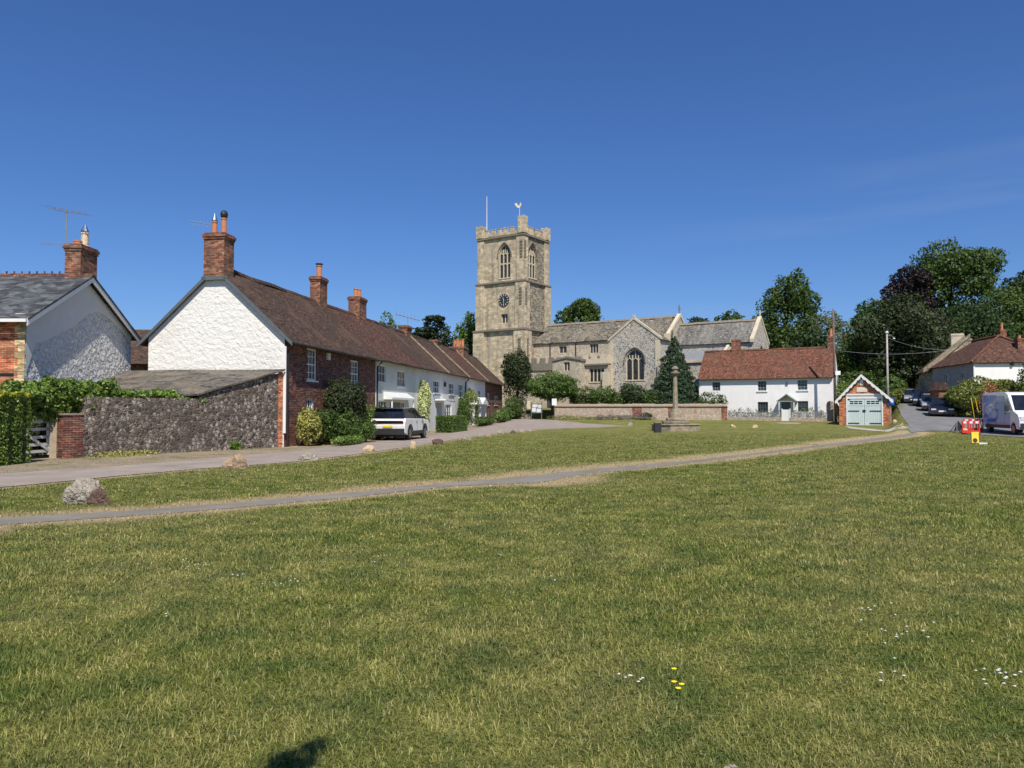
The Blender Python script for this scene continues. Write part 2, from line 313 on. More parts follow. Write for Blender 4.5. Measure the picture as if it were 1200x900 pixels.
class MB:
    def __init__(s): s.v = []; s.f = []; s.mi = []; s.cur = 0
    def face(s, pts):
        i = len(s.v); s.v += [tuple(p) for p in pts]; s.f.append(tuple(range(i, i + len(pts)))); s.mi.append(s.cur)
    def raw(s, V, F):
        i = len(s.v); s.v += [tuple(p) for p in V]
        for f in F: s.f.append(tuple(i + k for k in f)); s.mi.append(s.cur)
    def bb(s, o, u, n, a0, a1, z0, z1, d0, d1):
        o = Vector(o); u = Vector(u); n = Vector(n); z = Vector((0, 0, 1)); q = []
        for d in (d0, d1):
            for a, c in ((a0, z0), (a1, z0), (a1, z1), (a0, z1)): q.append(o + u * a + z * c + n * d)
        F = [(3, 2, 1, 0), (4, 5, 6, 7), (0, 1, 5, 4), (1, 2, 6, 5), (2, 3, 7, 6), (3, 0, 4, 7)]
        if u.cross(z).dot(n) < 0: F = [tuple(reversed(f)) for f in F]
        s.raw(q, F); return s
    def box(s, x0, y0, z0, x1, y1, z1):
        return s.bb((0, 0, 0), (1, 0, 0), (0, -1, 0), x0, x1, z0, z1, -y1, -y0)
    def panel(s, o, u, v, outline, holes=(), depth=.15, n=None):
        o = Vector(o); u = Vector(u); v = Vector(v); n = u.cross(v).normalized()
        loops = [[Vector((a, b, 0)) for a, b in outline]] + [[Vector((a, b, 0)) for a, b in h] for h in holes]
        flat = [p for l in loops for p in l]; tri = tessellate_polygon(loops)
        V = [o + u * p.x + v * p.y for p in flat]; F = []
        for t in tri:
            a, b, c = (V[i] for i in t); nn = (b - a).cross(c - a)
            if nn.length < 1e-9: continue
            F.append(t if nn.dot(n) > 0 else tuple(reversed(t)))
        s.raw(V, F)
        for h in holes:
            ar = sum(h[i][0] * h[(i + 1) % len(h)][1] - h[(i + 1) % len(h)][0] * h[i][1] for i in range(len(h)))
            hh = h if ar > 0 else h[::-1]
            for i in range(len(hh)):
                a = o + u * hh[i][0] + v * hh[i][1]; b = o + u * hh[(i + 1) % len(hh)][0] + v * hh[(i + 1) % len(hh)][1]
                s.face([a, b, b - n * depth, a - n * depth])
        return s
    def extr(s, pts, vec):
        vec = Vector(vec); A = [Vector(p) for p in pts]; B_ = [p + vec for p in A]; n = len(A)
        nn = Vector((0, 0, 0))
        for i in range(n): nn += A[i].cross(A[(i + 1) % n])
        F = [tuple(range(n - 1, -1, -1)), tuple(range(n, 2 * n))] + [(i, (i + 1) % n, n + (i + 1) % n, n + i) for i in range(n)]
        if nn.dot(vec) < 0: F = [tuple(reversed(f)) for f in F]
        s.raw(A + B_, F); return s
    def tube(s, pts, r, n=8):
        pts = [Vector(p) for p in pts]; rs = r if isinstance(r, (list, tuple)) else [r] * len(pts); V = []; F = []
        for i, p in enumerate(pts):
            d = (pts[min(i + 1, len(pts) - 1)] - pts[max(i - 1, 0)]).normalized()
            a = d.cross(Vector((0, 0, 1)) if abs(d.z) < .9 else Vector((1, 0, 0))).normalized(); b = d.cross(a)
            for k in range(n):
                t = 2 * math.pi * k / n; V.append(p + (a * math.cos(t) + b * math.sin(t)) * rs[i])
        for i in range(len(pts) - 1):
            for k in range(n):
                k2 = (k + 1) % n; F.append((i * n + k, i * n + k2, (i + 1) * n + k2, (i + 1) * n + k))
        F.append(tuple(range(n))[::-1]); F.append(tuple((len(pts) - 1) * n + k for k in range(n)))
        s.raw(V, F); return s
    def lathe(s, prof, c=(0, 0, 0), n=12, rot=0):
        V = []; F = []; c = Vector(c)
        for r, z in prof:
            for k in range(n):
                t = 2 * math.pi * k / n + rot; V.append(c + Vector((r * math.cos(t), r * math.sin(t), z)))
        for i in range(len(prof) - 1):
            for k in range(n):
                k2 = (k + 1) % n; F.append((i * n + k, i * n + k2, (i + 1) * n + k2, (i + 1) * n + k))
        F.append(tuple(range(n))[::-1]); F.append(tuple((len(prof) - 1) * n + k for k in range(n)))
        s.raw(V, F); return s
    def grid(s, p00, p10, p11, p01, nu, nv, amp=.03, th=.07, seed=0):
        """slab with gently uneven top: p00-p10 along u, p00-p01 along v (upwards)"""
        p00, p10, p11, p01 = map(Vector, (p00, p10, p11, p01)); n = (p10 - p00).cross(p01 - p00).normalized(); V = []; F = []
        for j in range(nv + 1):
            for i in range(nu + 1):
                a = i / nu; b = j / nv; p = (p00 * (1 - a) + p10 * a) * (1 - b) + (p01 * (1 - a) + p11 * a) * b
                dd = noise.noise(p * .45 + Vector((seed, 0, 0))) * amp + noise.noise(p * 1.7 + Vector((seed, 5, 0))) * amp * .35
                V.append(p + n * dd)
        m_ = len(V); V += [p - n * th for p in V]; w_ = nu + 1
        for j in range(nv):
            for i in range(nu):
                a = j * w_ + i; F.append((a, a + 1, a + 1 + w_, a + w_)); F.append((m_ + a + w_, m_ + a + 1 + w_, m_ + a + 1, m_ + a))
        for i in range(nu):
            F.append((m_ + i, m_ + i + 1, i + 1, i)); a = nv * w_ + i; F.append((a, a + 1, m_ + a + 1, m_ + a))
        for j in range(nv):
            a = j * w_; F.append((a, a + w_, m_ + a + w_, m_ + a)); a += nu; F.append((m_ + a, m_ + a + w_, a + w_, a))
        s.raw(V, F); return s
    def build(s, name, mt, parent=None, smooth=False, bevel=0, loc=None, rz=0):
        me = bpy.data.meshes.new(name); me.from_pydata(s.v, [], s.f); me.update()
        mts = mt if isinstance(mt, (list, tuple)) else [mt]
        for m_ in mts: me.materials.append(m_)
        if len(mts) > 1: me.polygons.foreach_set('material_index', s.mi)
        if bevel:
            bm = bmesh.new(); bm.from_mesh(me); bmesh.ops.remove_doubles(bm, verts=bm.verts, dist=1e-4)
            ed = [e for e in bm.edges if len(e.link_faces) == 2 and e.calc_face_angle(0) > .5]
            bmesh.ops.bevel(bm, geom=ed, offset=bevel, segments=2, profile=.6, affect='EDGES', clamp_overlap=True)
            bm.to_mesh(me); bm.free()
        if smooth: me.polygons.foreach_set('use_smooth', [True] * len(me.polygons))
        uvl = me.uv_layers.new(name='UVMap').data
        for p in me.polygons:
            n = p.normal
            if abs(n.z) > .97: u = Vector((1, 0, 0)); v = Vector((0, 1, 0))
            else: u = Vector((0, 0, 1)).cross(n).normalized(); v = n.cross(u)
            off = round(n.x * 3) * 1.37 + round(n.y * 3) * 2.11
            for li in p.loop_indices:
                c = me.vertices[me.loops[li].vertex_index].co; uvl[li].uv = (c.dot(u) + off, c.dot(v))
        o = bpy.data.objects.new(name, me); COL.objects.link(o)
        if parent: o.parent = parent
        if loc is not None: o.location = loc
        if rz: o.rotation_euler = (0, 0, rz)
        return o
def rect(x0, z0, x1, z1): return [(x0, z0), (x1, z0), (x1, z1), (x0, z1)]
def arch(x0, z0, x1, z1, k=.85, n=7):
    """pointed arch outline; z1 = apex"""
    w_ = x1 - x0; h = w_ * k; zs = z1 - h; pts = [(x0, z0), (x1, z0)]
    # two arcs of equal radius
    r = (h * h + w_ * w_ / 4) / w_
    c = x1 - r; amax = math.atan2(h, (x0 + x1) / 2 - c)
    for i in range(n + 1): a = amax * i / n; pts.append((c + r * math.cos(a), zs + r * math.sin(a)))
    c2 = x0 + r
    for i in range(n - 1, -1, -1): a = amax * i / n; pts.append((c2 - r * math.cos(a), zs + r * math.sin(a)))
    return pts
def window(parent, o, u, n, x0, z0, x1, z1, nx=2, ny=2, recess=.1, fm=None, fw=.055, bar=.025, sill=True, glass=None, lintel=None, sash=False, surround=0):
    fm = fm or MT['white_paint']; glass = glass or MT['glass']
    q = MB(); q.bb(o, u, n, x0, x1, z0, z1, -recess - .02, -recess); wn = q.build('window', glass, parent)
    f = MB(); d0, d1 = -recess + .002, -recess + .045
    f.bb(o, u, n, x0, x0 + fw, z0, z1, d0, d1); f.bb(o, u, n, x1 - fw, x1, z0, z1, d0, d1)
    f.bb(o, u, n, x0 + fw, x1 - fw, z0, z0 + fw, d0, d1); f.bb(o, u, n, x0 + fw, x1 - fw, z1 - fw, z1, d0, d1)
    if sash: f.bb(o, u, n, x0 + fw, x1 - fw, (z0 + z1) / 2 - .03, (z0 + z1) / 2 + .03, d0, d1 + .01)
    for i in range(1, nx):
        c = x0 + (x1 - x0) * i / nx; f.bb(o, u, n, c - bar / 2, c + bar / 2, z0 + fw, z1 - fw, d0, d1 - .012)
    for i in range(1, ny):
        c = z0 + (z1 - z0) * i / ny; f.bb(o, u, n, x0 + fw, x1 - fw, c - bar / 2, c + bar / 2, d0, d1 - .015)
    if surround:
        w_ = surround; f.bb(o, u, n, x0 - w_, x0 + .002, z0 - w_, z1 + w_, .004, .02); f.bb(o, u, n, x1 - .002, x1 + w_, z0 - w_, z1 + w_, .004, .02)
        f.bb(o, u, n, x0, x1, z1 - .002, z1 + w_, .004, .022)
    f.build('window_frame', fm, wn)
    if sill:
        MB().bb(o, u, n, x0 - .06, x1 + .06, z0 - .07, z0, -recess + .046, .07).build('sill', fm, wn)
    return wn
def chimney(parent, x0, x1, y0, y1, zb, zt, pots, mt=None, cap=.07):
    m = MB(); m.box(x0, y0, zb, x1, y1, zt - .28)
    m.box(x0 - cap * .5, y0 - cap * .5, zt - .28, x1 + cap * .5, y1 + cap * .5, zt - .18)
    m.box(x0 - cap, y0 - cap, zt - .18, x1 + cap, y1 + cap, zt - .07); m.box(x0 - cap * .3, y0 - cap * .3, zt - .07, x1 + cap * .3, y1 + cap * .3, zt)
    c = m.build('chimney', mt or MT['brick_chim'], parent)
    for (px, py, h, r, kind) in pots:
        q = MB(); q.lathe([(r * 1.15, 0), (r * 1.15, .07), (r, .09), (r * .88, h - .08), (r * 1.05, h - .06), (r * 1.05, h), (r * .7, h)], (px, py, zt), 12)
        p = q.build('chimney_pot', MT['pot_cream'] if kind.startswith('c') else MT['pot'], c, smooth=False)
        if kind.endswith('cone'):
            q = MB(); q.lathe([(r * 1.05, h + .02), (r * 1.0, h + .06), (.01, h + .38)], (px, py, zt), 10); q.build('cowl', MT['cap_metal'], c)
        if kind.endswith('ball'):
            q = MB(); q.lathe([(r * .9, h), (r * 1.2, h + .06), (r * 1.35, h + .16), (r * 1.1, h + .28), (r * .5, h + .34)], (px, py, zt), 12); q.build('cowl', MT['black'], c)
        if kind.endswith('flat'):
            q = MB(); q.lathe([(r * .8, h), (r * .8, h + .05), (r * 1.3, h + .06), (r * 1.3, h + .1)], (px, py, zt), 12); q.build('cowl', MT['black'], c)
    return c
# --- foliage
def leaves_at(rng, pos, out, size, align=.5, flat=1.0, asp=1.0):
    n = len(pos); nr = rng.normal(size=(n, 3)); nr /= np.linalg.norm(nr, axis=1)[:, None]
    nr = nr * (1 - align) + out * align; nr[:, 2] *= flat; nr /= np.linalg.norm(nr, axis=1)[:, None] + 1e-9
    t = rng.normal(size=(n, 3)); t -= nr * np.sum(t * nr, 1)[:, None]; t /= np.linalg.norm(t, axis=1)[:, None] + 1e-9
    b = np.cross(nr, t); s = (size * rng.uniform(.55, 1.35, n))[:, None] / 2
    V = np.stack([pos - t * s * asp, pos - b * s * .62 + nr * s * .15, pos + t * s * asp, pos + b * s * .62 + nr * s * .15], 1).reshape(-1, 3)
    F = np.arange(4 * n).reshape(n, 4); return V, F
def crown_pts(rng, lobes, n, clump=.22, fill=.25, nclump=26, squash=1.0):
    n = int(n * 1.7); vol = np.array([(l[3] * l[4] + l[4] * l[5] + l[3] * l[5]) for l in lobes]); pr = vol / vol.sum()
    P_, O_ = [], []
    for l, p in zip(lobes, pr):
        k = int(n * p) + 4; c = np.array(l[:3]); r = np.array(l[3:6]); ph = rng.uniform(0, 6.28, 6)
        ks = int(k * .52); kc = int(k * (.36 if fill > .12 else .48)); ki = k - ks - kc
        d = rng.normal(size=(ks, 3)); d /= np.linalg.norm(d, axis=1)[:, None]
        f = np.sin(d[:, 0] * 5 + ph[0]) * np.sin(d[:, 1] * 5 + ph[1]) + np.sin(d[:, 2] * 7 + ph[2]) * np.sin(d[:, 0] * 8 + ph[3]) * .7
        P_.append(d * (1 + .10 * f - np.abs(rng.normal(0, .11, ks)))[:, None] * r + c); O_.append(d)
        nc = max(8, int(nclump)); cd_ = rng.normal(size=(nc, 3)); cd_ /= np.linalg.norm(cd_, axis=1)[:, None]
        cc = cd_ * rng.uniform(.86, 1.12, nc)[:, None]; idx = rng.integers(0, nc, kc)
        g = np.clip(rng.normal(size=(kc, 3)), -1.9, 1.9) * clump * .62; g[:, 2] *= .7
        P_.append((cc[idx] + g) * r + c); O_.append(g / (np.linalg.norm(g, axis=1)[:, None] + 1e-6) * .6 + cd_[idx] * .5)
        d = rng.normal(size=(ki, 3)); d /= np.linalg.norm(d, axis=1)[:, None]
        P_.append(d * rng.uniform(.3, .85, ki)[:, None] * r + c); O_.append(d)
    return np.vstack(P_), np.vstack(O_)
def crown(name, parent, mt, lobes, n, size, seed=0, clump=.22, fill=.25, nclump=26, align=.5, flat=1.0, zmin=None):
    rng = np.random.default_rng(seed); p, o_ = crown_pts(rng, lobes, n, clump, fill, nclump)
    if zmin is not None: k = p[:, 2] > zmin; p = p[k]; o_ = o_[k]
    V, F = leaves_at(rng, p, o_, size, align, flat); return nmesh(name, V, F, mt, parent)
def branches(m, rng, base, top, r, spread, n=5):
    m.tube([base, base.lerp(top, .5) + Vector((rng.uniform(-.1, .1), rng.uniform(-.1, .1), 0)) * spread, top], [r, r * .75, r * .35], 8)
    for i in range(n):
        a = base.lerp(top, rng.uniform(.35, .9)); t = rng.uniform(0, 6.28)
        e = a + Vector((math.cos(t) * spread, math.sin(t) * spread, rng.uniform(.3, .9) * spread)) * rng.uniform(.5, .95)
        m.tube([a, a.lerp(e, .5) + Vector((0, 0, .1 * spread)), e], [r * .4, r * .28, r * .1], 5)
def tree(name, label, cat, px, ytop, wpx, Y, mt, shape='round', n=5000, size=.4, seed=1, group=None, hz=None, trunk=True, ybot=None, nclump=26, fill=.25):
    c = P(px, ytop, Y); z0 = tz(c.x, Y); H = c.z - z0; Wd = wpx * Y / FPX / 2; rng = np.random.default_rng(seed); rr = random.Random(seed)
    t = thing(name, label, cat, (c.x, Y, z0), 0, group)
    zb = H * .25 if ybot is None else max(.1, P(px, ybot, Y).z - z0)
    ch = H - zb; lobes = []
    if shape == 'round':
        lobes = [(0, 0, zb + ch * .47, Wd * .76, Wd * .74, ch * .42)]
        for i in range(11):
            a = i * .571 + rr.uniform(-.4, .4); e = rr.uniform(-.7, .85)
            lobes.append((math.cos(a) * Wd * .72 * (1 - .4 * abs(e)), math.sin(a) * Wd * .6, zb + ch * (.48 + e * .40), Wd * rr.uniform(.22, .44), Wd * .36, ch * rr.uniform(.10, .20)))
        lobes.append((rr.uniform(-.15, .15) * Wd, 0, H - ch * .2, Wd * .45, Wd * .45, ch * .2))
    elif shape == 'cone':
        for i in range(9):
            f = i / 8; r_ = Wd * (1 - f) ** .95 * .95 + .10; lobes.append((rr.uniform(-.1, .1) * Wd, 0, zb + ch * (.07 + f * .88), r_ * rr.uniform(.88, 1.08), r_, ch * .11))
    elif shape == 'cedar':
        for i in range(13):
            f = rr.uniform(0, 1); a = rr.uniform(0, 6.28); r_ = Wd * (1 - .5 * f)
            lobes.append((math.cos(a) * r_ * .55, math.sin(a) * r_ * .55, zb + ch * (.05 + .88 * f), r_ * .5, r_ * .5, ch * .045))
        lobes.append((0, 0, zb + ch * .45, Wd * .4, Wd * .4, ch * .4))
    elif shape == 'bush':
        lobes = [(0, 0, zb + ch * .45, Wd * .85, Wd * .8, ch * .5)]
        for i in range(6):
            a = i * 1.05 + rr.uniform(-.3, .3); lobes.append((math.cos(a) * Wd * .5, math.sin(a) * Wd * .45, zb + ch * rr.uniform(.3, .72), Wd * .42, Wd * .42, ch * .28))
    cr = crown('crown', t, mt, lobes, n, size, seed, fill=fill, nclump=nclump, zmin=.0, clump=.2, flat=(1.8 if shape == 'cedar' else 1))
    if trunk:
        m = MB(); r0 = max(.08, Wd * .075); branches(m, rr, Vector((0, 0, -.3)), Vector((0, 0, zb + ch * .72)), r0, Wd * .6, 7)
        m.build('trunk', MT['bark'], t, smooth=True)
    return t
def shrub(name, label, px, ytop, wpx, Y, mt, n=900, size=.14, seed=1, dep=.8, group=None, base=None, box=False, cat='shrub', depth=None):
    c = P(px, ytop, Y); z0 = tz(c.x, Y) if base is None else base; H = c.z - z0; W2 = wpx * Y / FPX / 2; rr = random.Random(seed)
    t = thing(name, label, cat, (c.x, Y, z0), 0, group)
    D = depth or W2 * dep; rng = np.random.default_rng(seed)
    if box:
        # clipped block: leaves scattered over the faces of a soft-edged box
        k = n; p = rng.uniform(-1, 1, (k, 3)); ax = rng.integers(0, 5, k)
        for i, (a, s_) in enumerate(((0, -1), (0, 1), (1, -1), (1, 1), (2, 1))):
            q = ax == i; p[q, a] = s_ * (1 - np.abs(rng.normal(0, .04, q.sum())))
        o_ = np.zeros_like(p)
        for i, (a, s_) in enumerate(((0, -1), (0, 1), (1, -1), (1, 1), (2, 1))): o_[ax == i, a] = s_
        p = p * (1 + .04 * np.sin(p[:, [1, 2, 0]] * 7)) * np.array([W2, D, H / 2]) + np.array([0, 0, H / 2])
        V, F = leaves_at(rng, p, o_, size, .35); cr = nmesh('crown', V, F, mt, t)
        MB().box(-W2 * .9, -D * .9, 0, W2 * .9, D * .9, H * .9).build('branches', LM['yew'], t)
    else:
        lobes = [(0, 0, H * .5, W2 * .85, D * .85, H * .46)]
        for i in range(5):
            a = i * 1.25 + rr.uniform(-.3, .3); lobes.append((math.cos(a) * W2 * .5, math.sin(a) * D * .5, H * rr.uniform(.3, .7), W2 * .42, D * .42, H * .27))
        crown('crown', t, mt, lobes, n, size, seed, clump=.2, fill=.3, nclump=18, zmin=-.02)
        m = MB()
        for i in range(4):
            a = i * 1.6; m.tube([(0, 0, -.05), (math.cos(a) * W2 * .3, math.sin(a) * D * .3, H * .5), (math.cos(a) * W2 * .55, math.sin(a) * D * .5, H * .8)], [.03, .02, .008], 5)
        m.build('stems', MT['bark'], t)
    return t
def rock(label, px, ybot, wpx, hpx, mt, seed=1, group=None, parts=1, dep=.8, name='boulder'):
    g = G(px, ybot); k = g.y / FPX; w_ = wpx * k; h = hpx * k; bm = bmesh.new()
    bmesh.ops.create_icosphere(bm, subdivisions=4, radius=1); rr = random.Random(seed); sh = Vector((rr.uniform(0, 50), rr.uniform(0, 50), 0))
    pl = [(Vector((rr.uniform(-1, 1), rr.uniform(-1, 1), rr.uniform(-.3, 1))).normalized(), rr.uniform(.45, .8)) for _ in range(11)]
    for v in bm.verts:
        p = v.co.copy(); r_ = 1 + .22 * noise.noise(p * 1.3 + sh)
        for n_, d_ in pl:
            t = p.dot(n_) * r_
            if t > d_: r_ -= (t - d_) * .8
        r_ += .10 * noise.noise(p * 4 + sh) + .05 * noise.noise(p * 10 + sh)
        v.co = Vector((p.x * r_ * w_ * .62, p.y * r_ * w_ * .5 * dep, max(-.25, p.z * r_ + .35) * h * .95))
    zm = max(v.co.z for v in bm.verts); 
    for v in bm.verts: v.co.z *= h / zm if v.co.z > 0 else 1
    me = bpy.data.meshes.new(name); bm.to_mesh(me); bm.free(); uvl = me.uv_layers.new(name='UVMap').data
    for l in me.loops:
        c = me.vertices[l.vertex_index].co; uvl[l.index].uv = (c.x * 2 + c.y * 1.3, c.z * 2 + c.y * .7)
    me.materials.append(mt); o = bpy.data.objects.new(name, me); COL.objects.link(o); o.location = (g.x, g.y + w_ * .2, g.z)
    return tag(o, label, 'rock', group)

# ------------------------------------------------------------------ ground, roads, path
def spline(pts, step=.35, closed=True, jit=0, seed=0, straight=False):
    n = len(pts); out = []; rr = random.Random(seed)
    for i in range(n):
        p0, p1, p2, p3 = (Vector(pts[(i + k) % n]) for k in (-1, 0, 1, 2))
        L_ = (p2 - p1).length; m_ = max(1, int(L_ / step))
        for j in range(m_):
            t = j / m_
            q = p1.lerp(p2, t) if straight else .5 * ((2 * p1) + (p2 - p0) * t + (2 * p0 - 5 * p1 + 4 * p2 - p3) * t * t + (3 * p1 - p0 - 3 * p2 + p3) * t ** 3)
            nn = noise.noise(Vector((q.x * 1.1, q.y * 1.1, seed))) * jit + noise.noise(Vector((q.x * 4, q.y * 4, seed + 9))) * jit * .5
            d = (p2 - p1).normalized(); out.append(Vector((q.x - d.y * nn, q.y + d.x * nn)))
    return out
def sheet(name, pts, mt, dz, jit=.05, step=.35, seed=0, straight=True, cell=1.2, kind='structure'):
    b = spline(pts, step, True, jit, seed, straight); bm = bmesh.new()
    vs = [bm.verts.new((p.x, p.y, 0)) for p in b]
    for t in tessellate_polygon([[Vector((p.x, p.y, 0)) for p in b]]):
        try: bm.faces.new([vs[i] for i in t])
        except ValueError: pass
    xs = [p.x for p in b]; ys = [p.y for p in b]
    for ax, lo, hi in ((0, min(xs), max(xs)), (1, min(ys), max(ys))):
        c = math.ceil(lo / cell) * cell
        while c < hi:
            co = (c, 0, 0) if ax == 0 else (0, c, 0); no = (1, 0, 0) if ax == 0 else (0, 1, 0)
            bmesh.ops.bisect_plane(bm, geom=bm.verts[:] + bm.edges[:] + bm.faces[:], plane_co=co, plane_no=no); c += cell
    for v in bm.verts: v.co.z = tz(v.co.x, v.co.y) + dz
    bmesh.ops.recalc_face_normals(bm, faces=bm.faces)
    if sum(f.normal.z for f in bm.faces) < 0: bmesh.ops.reverse_faces(bm, faces=bm.faces)
    me = bpy.data.meshes.new(name); bm.to_mesh(me); bm.free(); me.materials.append(mt)
    o = bpy.data.objects.new(name, me); COL.objects.link(o); o['kind'] = kind
    return np.array([(p.x, p.y) for p in b])
def inpoly(X, Y, poly):
    r = np.zeros(X.shape, bool); n = len(poly)
    for i in range(n):
        x1, y1 = poly[i]; x2, y2 = poly[(i + 1) % n]
        if y1 == y2: continue
        c = ((y1 > Y) != (y2 > Y)) & (X < (x2 - x1) * (Y - y1) / (y2 - y1) + x1); r ^= c
    return r
def segdist(X, Y, pts):
    D = np.full(X.shape, 1e9)
    for i in range(len(pts) - 1):
        a = np.array(pts[i]); b = np.array(pts[i + 1]); d = b - a; L2 = d @ d
        t = np.clip(((X - a[0]) * d[0] + (Y - a[1]) * d[1]) / L2, 0, 1)
        D = np.minimum(D, np.hypot(X - a[0] - t * d[0], Y - a[1] - t * d[1]))
    return D
def GP(l): return [(G(*p).x, G(*p).y) for p in l]
def asphalt(name, c1, c2, sc=60, patch=None, attr=None):
    m, t, b, o = newmat(name); ob = coords(t, 'Object')
    col = ramp(t, tnoise(t, ob, sc, 3, .7), [(.3, c1), (.7, c2)])
    col = mixc(t, 1, col, ramp(t, tnoise(t, ob, .8, 6, .7), [(.3, .78), (.7, 1.2)]), 'MULTIPLY')
    if patch: col = mixc(t, ramp(t, tnoise(t, ob, .5, 7, .75), [(.5, 0), (.66, .8)]), col, patch)
    t.links.new(col, b.inputs['Base Color']); b.inputs['Roughness'].default_value = .95; b.inputs['Specular IOR Level'].default_value = .2
    bump(t, b, tnoise(t, ob, sc, 3, .7), .5, .01); return m
path_up = [(-60, 624), (0, 606.7), (133, 600), (270, 589.5), (400, 578.3), (533, 565.7), (617, 558.3), (700, 549.3), (800, 540.7), (933, 525), (1000, 516.7), (1068, 506.7)]
path_lo = [(1080, 508.6), (1004, 519.6), (933, 527.3), (800, 543.9), (700, 554.5), (660, 561), (625, 566.3), (533, 569.6), (400, 584), (270, 595.7), (133, 606.9), (0, 615.4), (-60, 633)]
pathU = GP(path_up); pathL = GP(path_lo)
road_lo = [(-90, 579), (0, 572), (133, 559), (233, 550), (333, 542.7), (400, 535), (483, 523.5), (517, 518), (550, 512.5), (600, 506.3), (633, 503.2), (700, 500.9), (737, 499.2)]
road_up = [(720, 498.2), (685, 496.2), (655, 493), (622, 490.9), (600, 491.7), (590, 496), (562, 502), (520, 508.5), (480, 513.5), (437, 518.5), (400, 522.5), (333, 530), (233, 539), (133, 547), (0, 555.5), (-90, 561)]
A0 = (-9.7, 32.7)                                            # near corner of the terrace facade
RDIR = Vector((.1417, .99, 0)).normalized()
roadL = GP(road_lo); roadU = GP(road_up)
asp_path = asphalt('grey_path_asphalt', (.17, .155, .13), (.25, .23, .195))
asp_road = asphalt('worn_road_asphalt', (.24, .20, .17), (.34, .29, .25))
verge_m = asphalt('dry_earth_verge', (.20, .155, .105), (.33, .27, .19), 14, (.09, .11, .035))
asp_dark = asphalt('grey_lane_asphalt', (.15, .15, .15), (.21, .21, .205))
poly_path = sheet('path', pathU + pathL, asp_path, .006, .10, .25, 1)
poly_road = sheet('road', roadL + roadU, asp_road, .016, .09, .3, 2)
vq = [(x, y) for x, y in roadU[3:]] + [(-20, 22), (-15.3, 24.6), (-10.4, 32.4)] + [(A0[0] + RDIR.x * k + .3, A0[1] + RDIR.y * k) for k in (4, 10, 20, 30, 40, 50, 57)]
poly_verge = sheet('verge', [(x + .2, y - .2) for x, y in roadU[4:]] + [(-25, 24), (-15.3, 25.4), (-10.1, 33.4)] + [(A0[0] + RDIR.x * k - .2, A0[1] + RDIR.y * k) for k in (4, 10, 20, 30, 40, 50, 57)], verge_m, .009, .04, .4, 3)
laneP = GP([(1046.5, 466.8), (1049, 476), (1056.5, 488), (1064.5, 498.5)]) + GP([(1064, 503.5), (1068, 507.3), (1087, 505), (1120, 505.6), (1134, 508.6), (1200, 513), (1290, 519)]) + [(44, 58), (38, 57.5)] + GP([(1142, 487.6), (1118, 487.8), (1104, 478), (1088, 470), (1069, 464.6)])
poly_lane = sheet('lane', laneP, asp_dark, .03, .04, .4, 4)
conc_m = asphalt('pale_concrete_apron', (.36, .33, .27), (.46, .42, .35), 30)
sheet('garage_apron', GP([(990, 499.6), (1058, 499.4), (1068, 502), (1050, 504), (996, 502.4)]), conc_m, .022, .02, .4, 5)

def grass_color(t, blades=False):
    at = nd(t, 'ShaderNodeAttribute', attribute_name='dry'); ob = coords(t, 'Object')
    big = tnoise(t, ob, .33, 5, .6); mid = tnoise(t, ob, 1.7, 5, .7); fine = tnoise(t, ob, 22, 4, .75)
    if blades:
        g = t.nodes.new('ShaderNodeNewGeometry'); fsrc = g.outputs['Random Per Island']
        green = ramp(t, fsrc, [(0, (.076, .110, .016)), (.5, (.165, .212, .040)), (.83, (.29, .315, .085)), (1, (.46, .42, .20))])
    else:
        green = ramp(t, fine, [(.3, (.052, .070, .013)), (.5, (.150, .170, .042)), (.68, (.28, .265, .10))])
    straw = ramp(t, fine if not blades else fsrc, [(.2, (.30, .225, .11)), (.8, (.60, .48, .28))])
    green = mixc(t, 1, green, ramp(t, mid, [(.36, (.50, .66, .48)), (.5, (1.0, .97, .9)), (.64, (1.38, 1.28, 1.1))]), 'MULTIPLY')
    f = ramp(t, big, [(.40, 0), (.66, .6)]); green = mixc(t, f, green, mixc(t, .30, green, straw))
    f2 = ramp(t, mid, [(.56, 0), (.74, .34)]); green = mixc(t, f2, green, straw)
    return mixc(t, at.outputs['Fac'], green, straw), fine
def dryness(X, Y):
    D = segdist(X, Y, pathU[1:]); D2 = segdist(X, Y, pathL); D3 = segdist(X, Y, roadL)
    n1 = np.sin(X * 1.3 + 2 * np.sin(Y * .7)) * .25 + np.sin(X * 3.1 + Y * 2.3) * .18 + np.sin(X * .53 - Y * .8) * .25
    w1 = 1.15 + .7 * n1 + np.maximum(0, Y - 14) * .018; w2 = .45 + .35 * n1 + np.maximum(0, Y - 20) * .004 + 1.0 * np.exp(-((X - 1.2) ** 2 + (Y - 17) ** 2) / 3)
    dr = np.maximum(1 - D / np.maximum(w1, .1), 0) * 1.9
    dr = np.maximum(dr, np.maximum(1 - D2 / np.maximum(w2, .1), 0) * 1.7)
    dr = np.maximum(dr, np.maximum(1 - D3 / np.maximum(.38 + .25 * n1, .08), 0) * 1.5)
    return np.clip(dr, 0, .92) * np.clip(1.25 + n1, .5, 1)
xs = np.unique(np.concatenate([[-3000, -1200, -500, -250, -150, -100, -75, -60], np.arange(-50, -22, 2), np.arange(-22, 58, .4), np.arange(58, 90, 2), [95, 110, 150, 250, 500, 1200, 3000]]))
ys = np.unique(np.concatenate([[-3000, -500, -100, -30, -12, -5], np.arange(0, 14, .5), np.arange(14, 66, .3), np.arange(66, 100, .4), np.arange(100, 140, 4), [150, 180, 220, 300, 500, 1200, 4000]]))
XX, YY = np.meshgrid(xs, ys); ZZ = terr(XX, YY)
nX, nY = len(xs), len(ys); idx = np.arange(nX * nY).reshape(nY, nX)
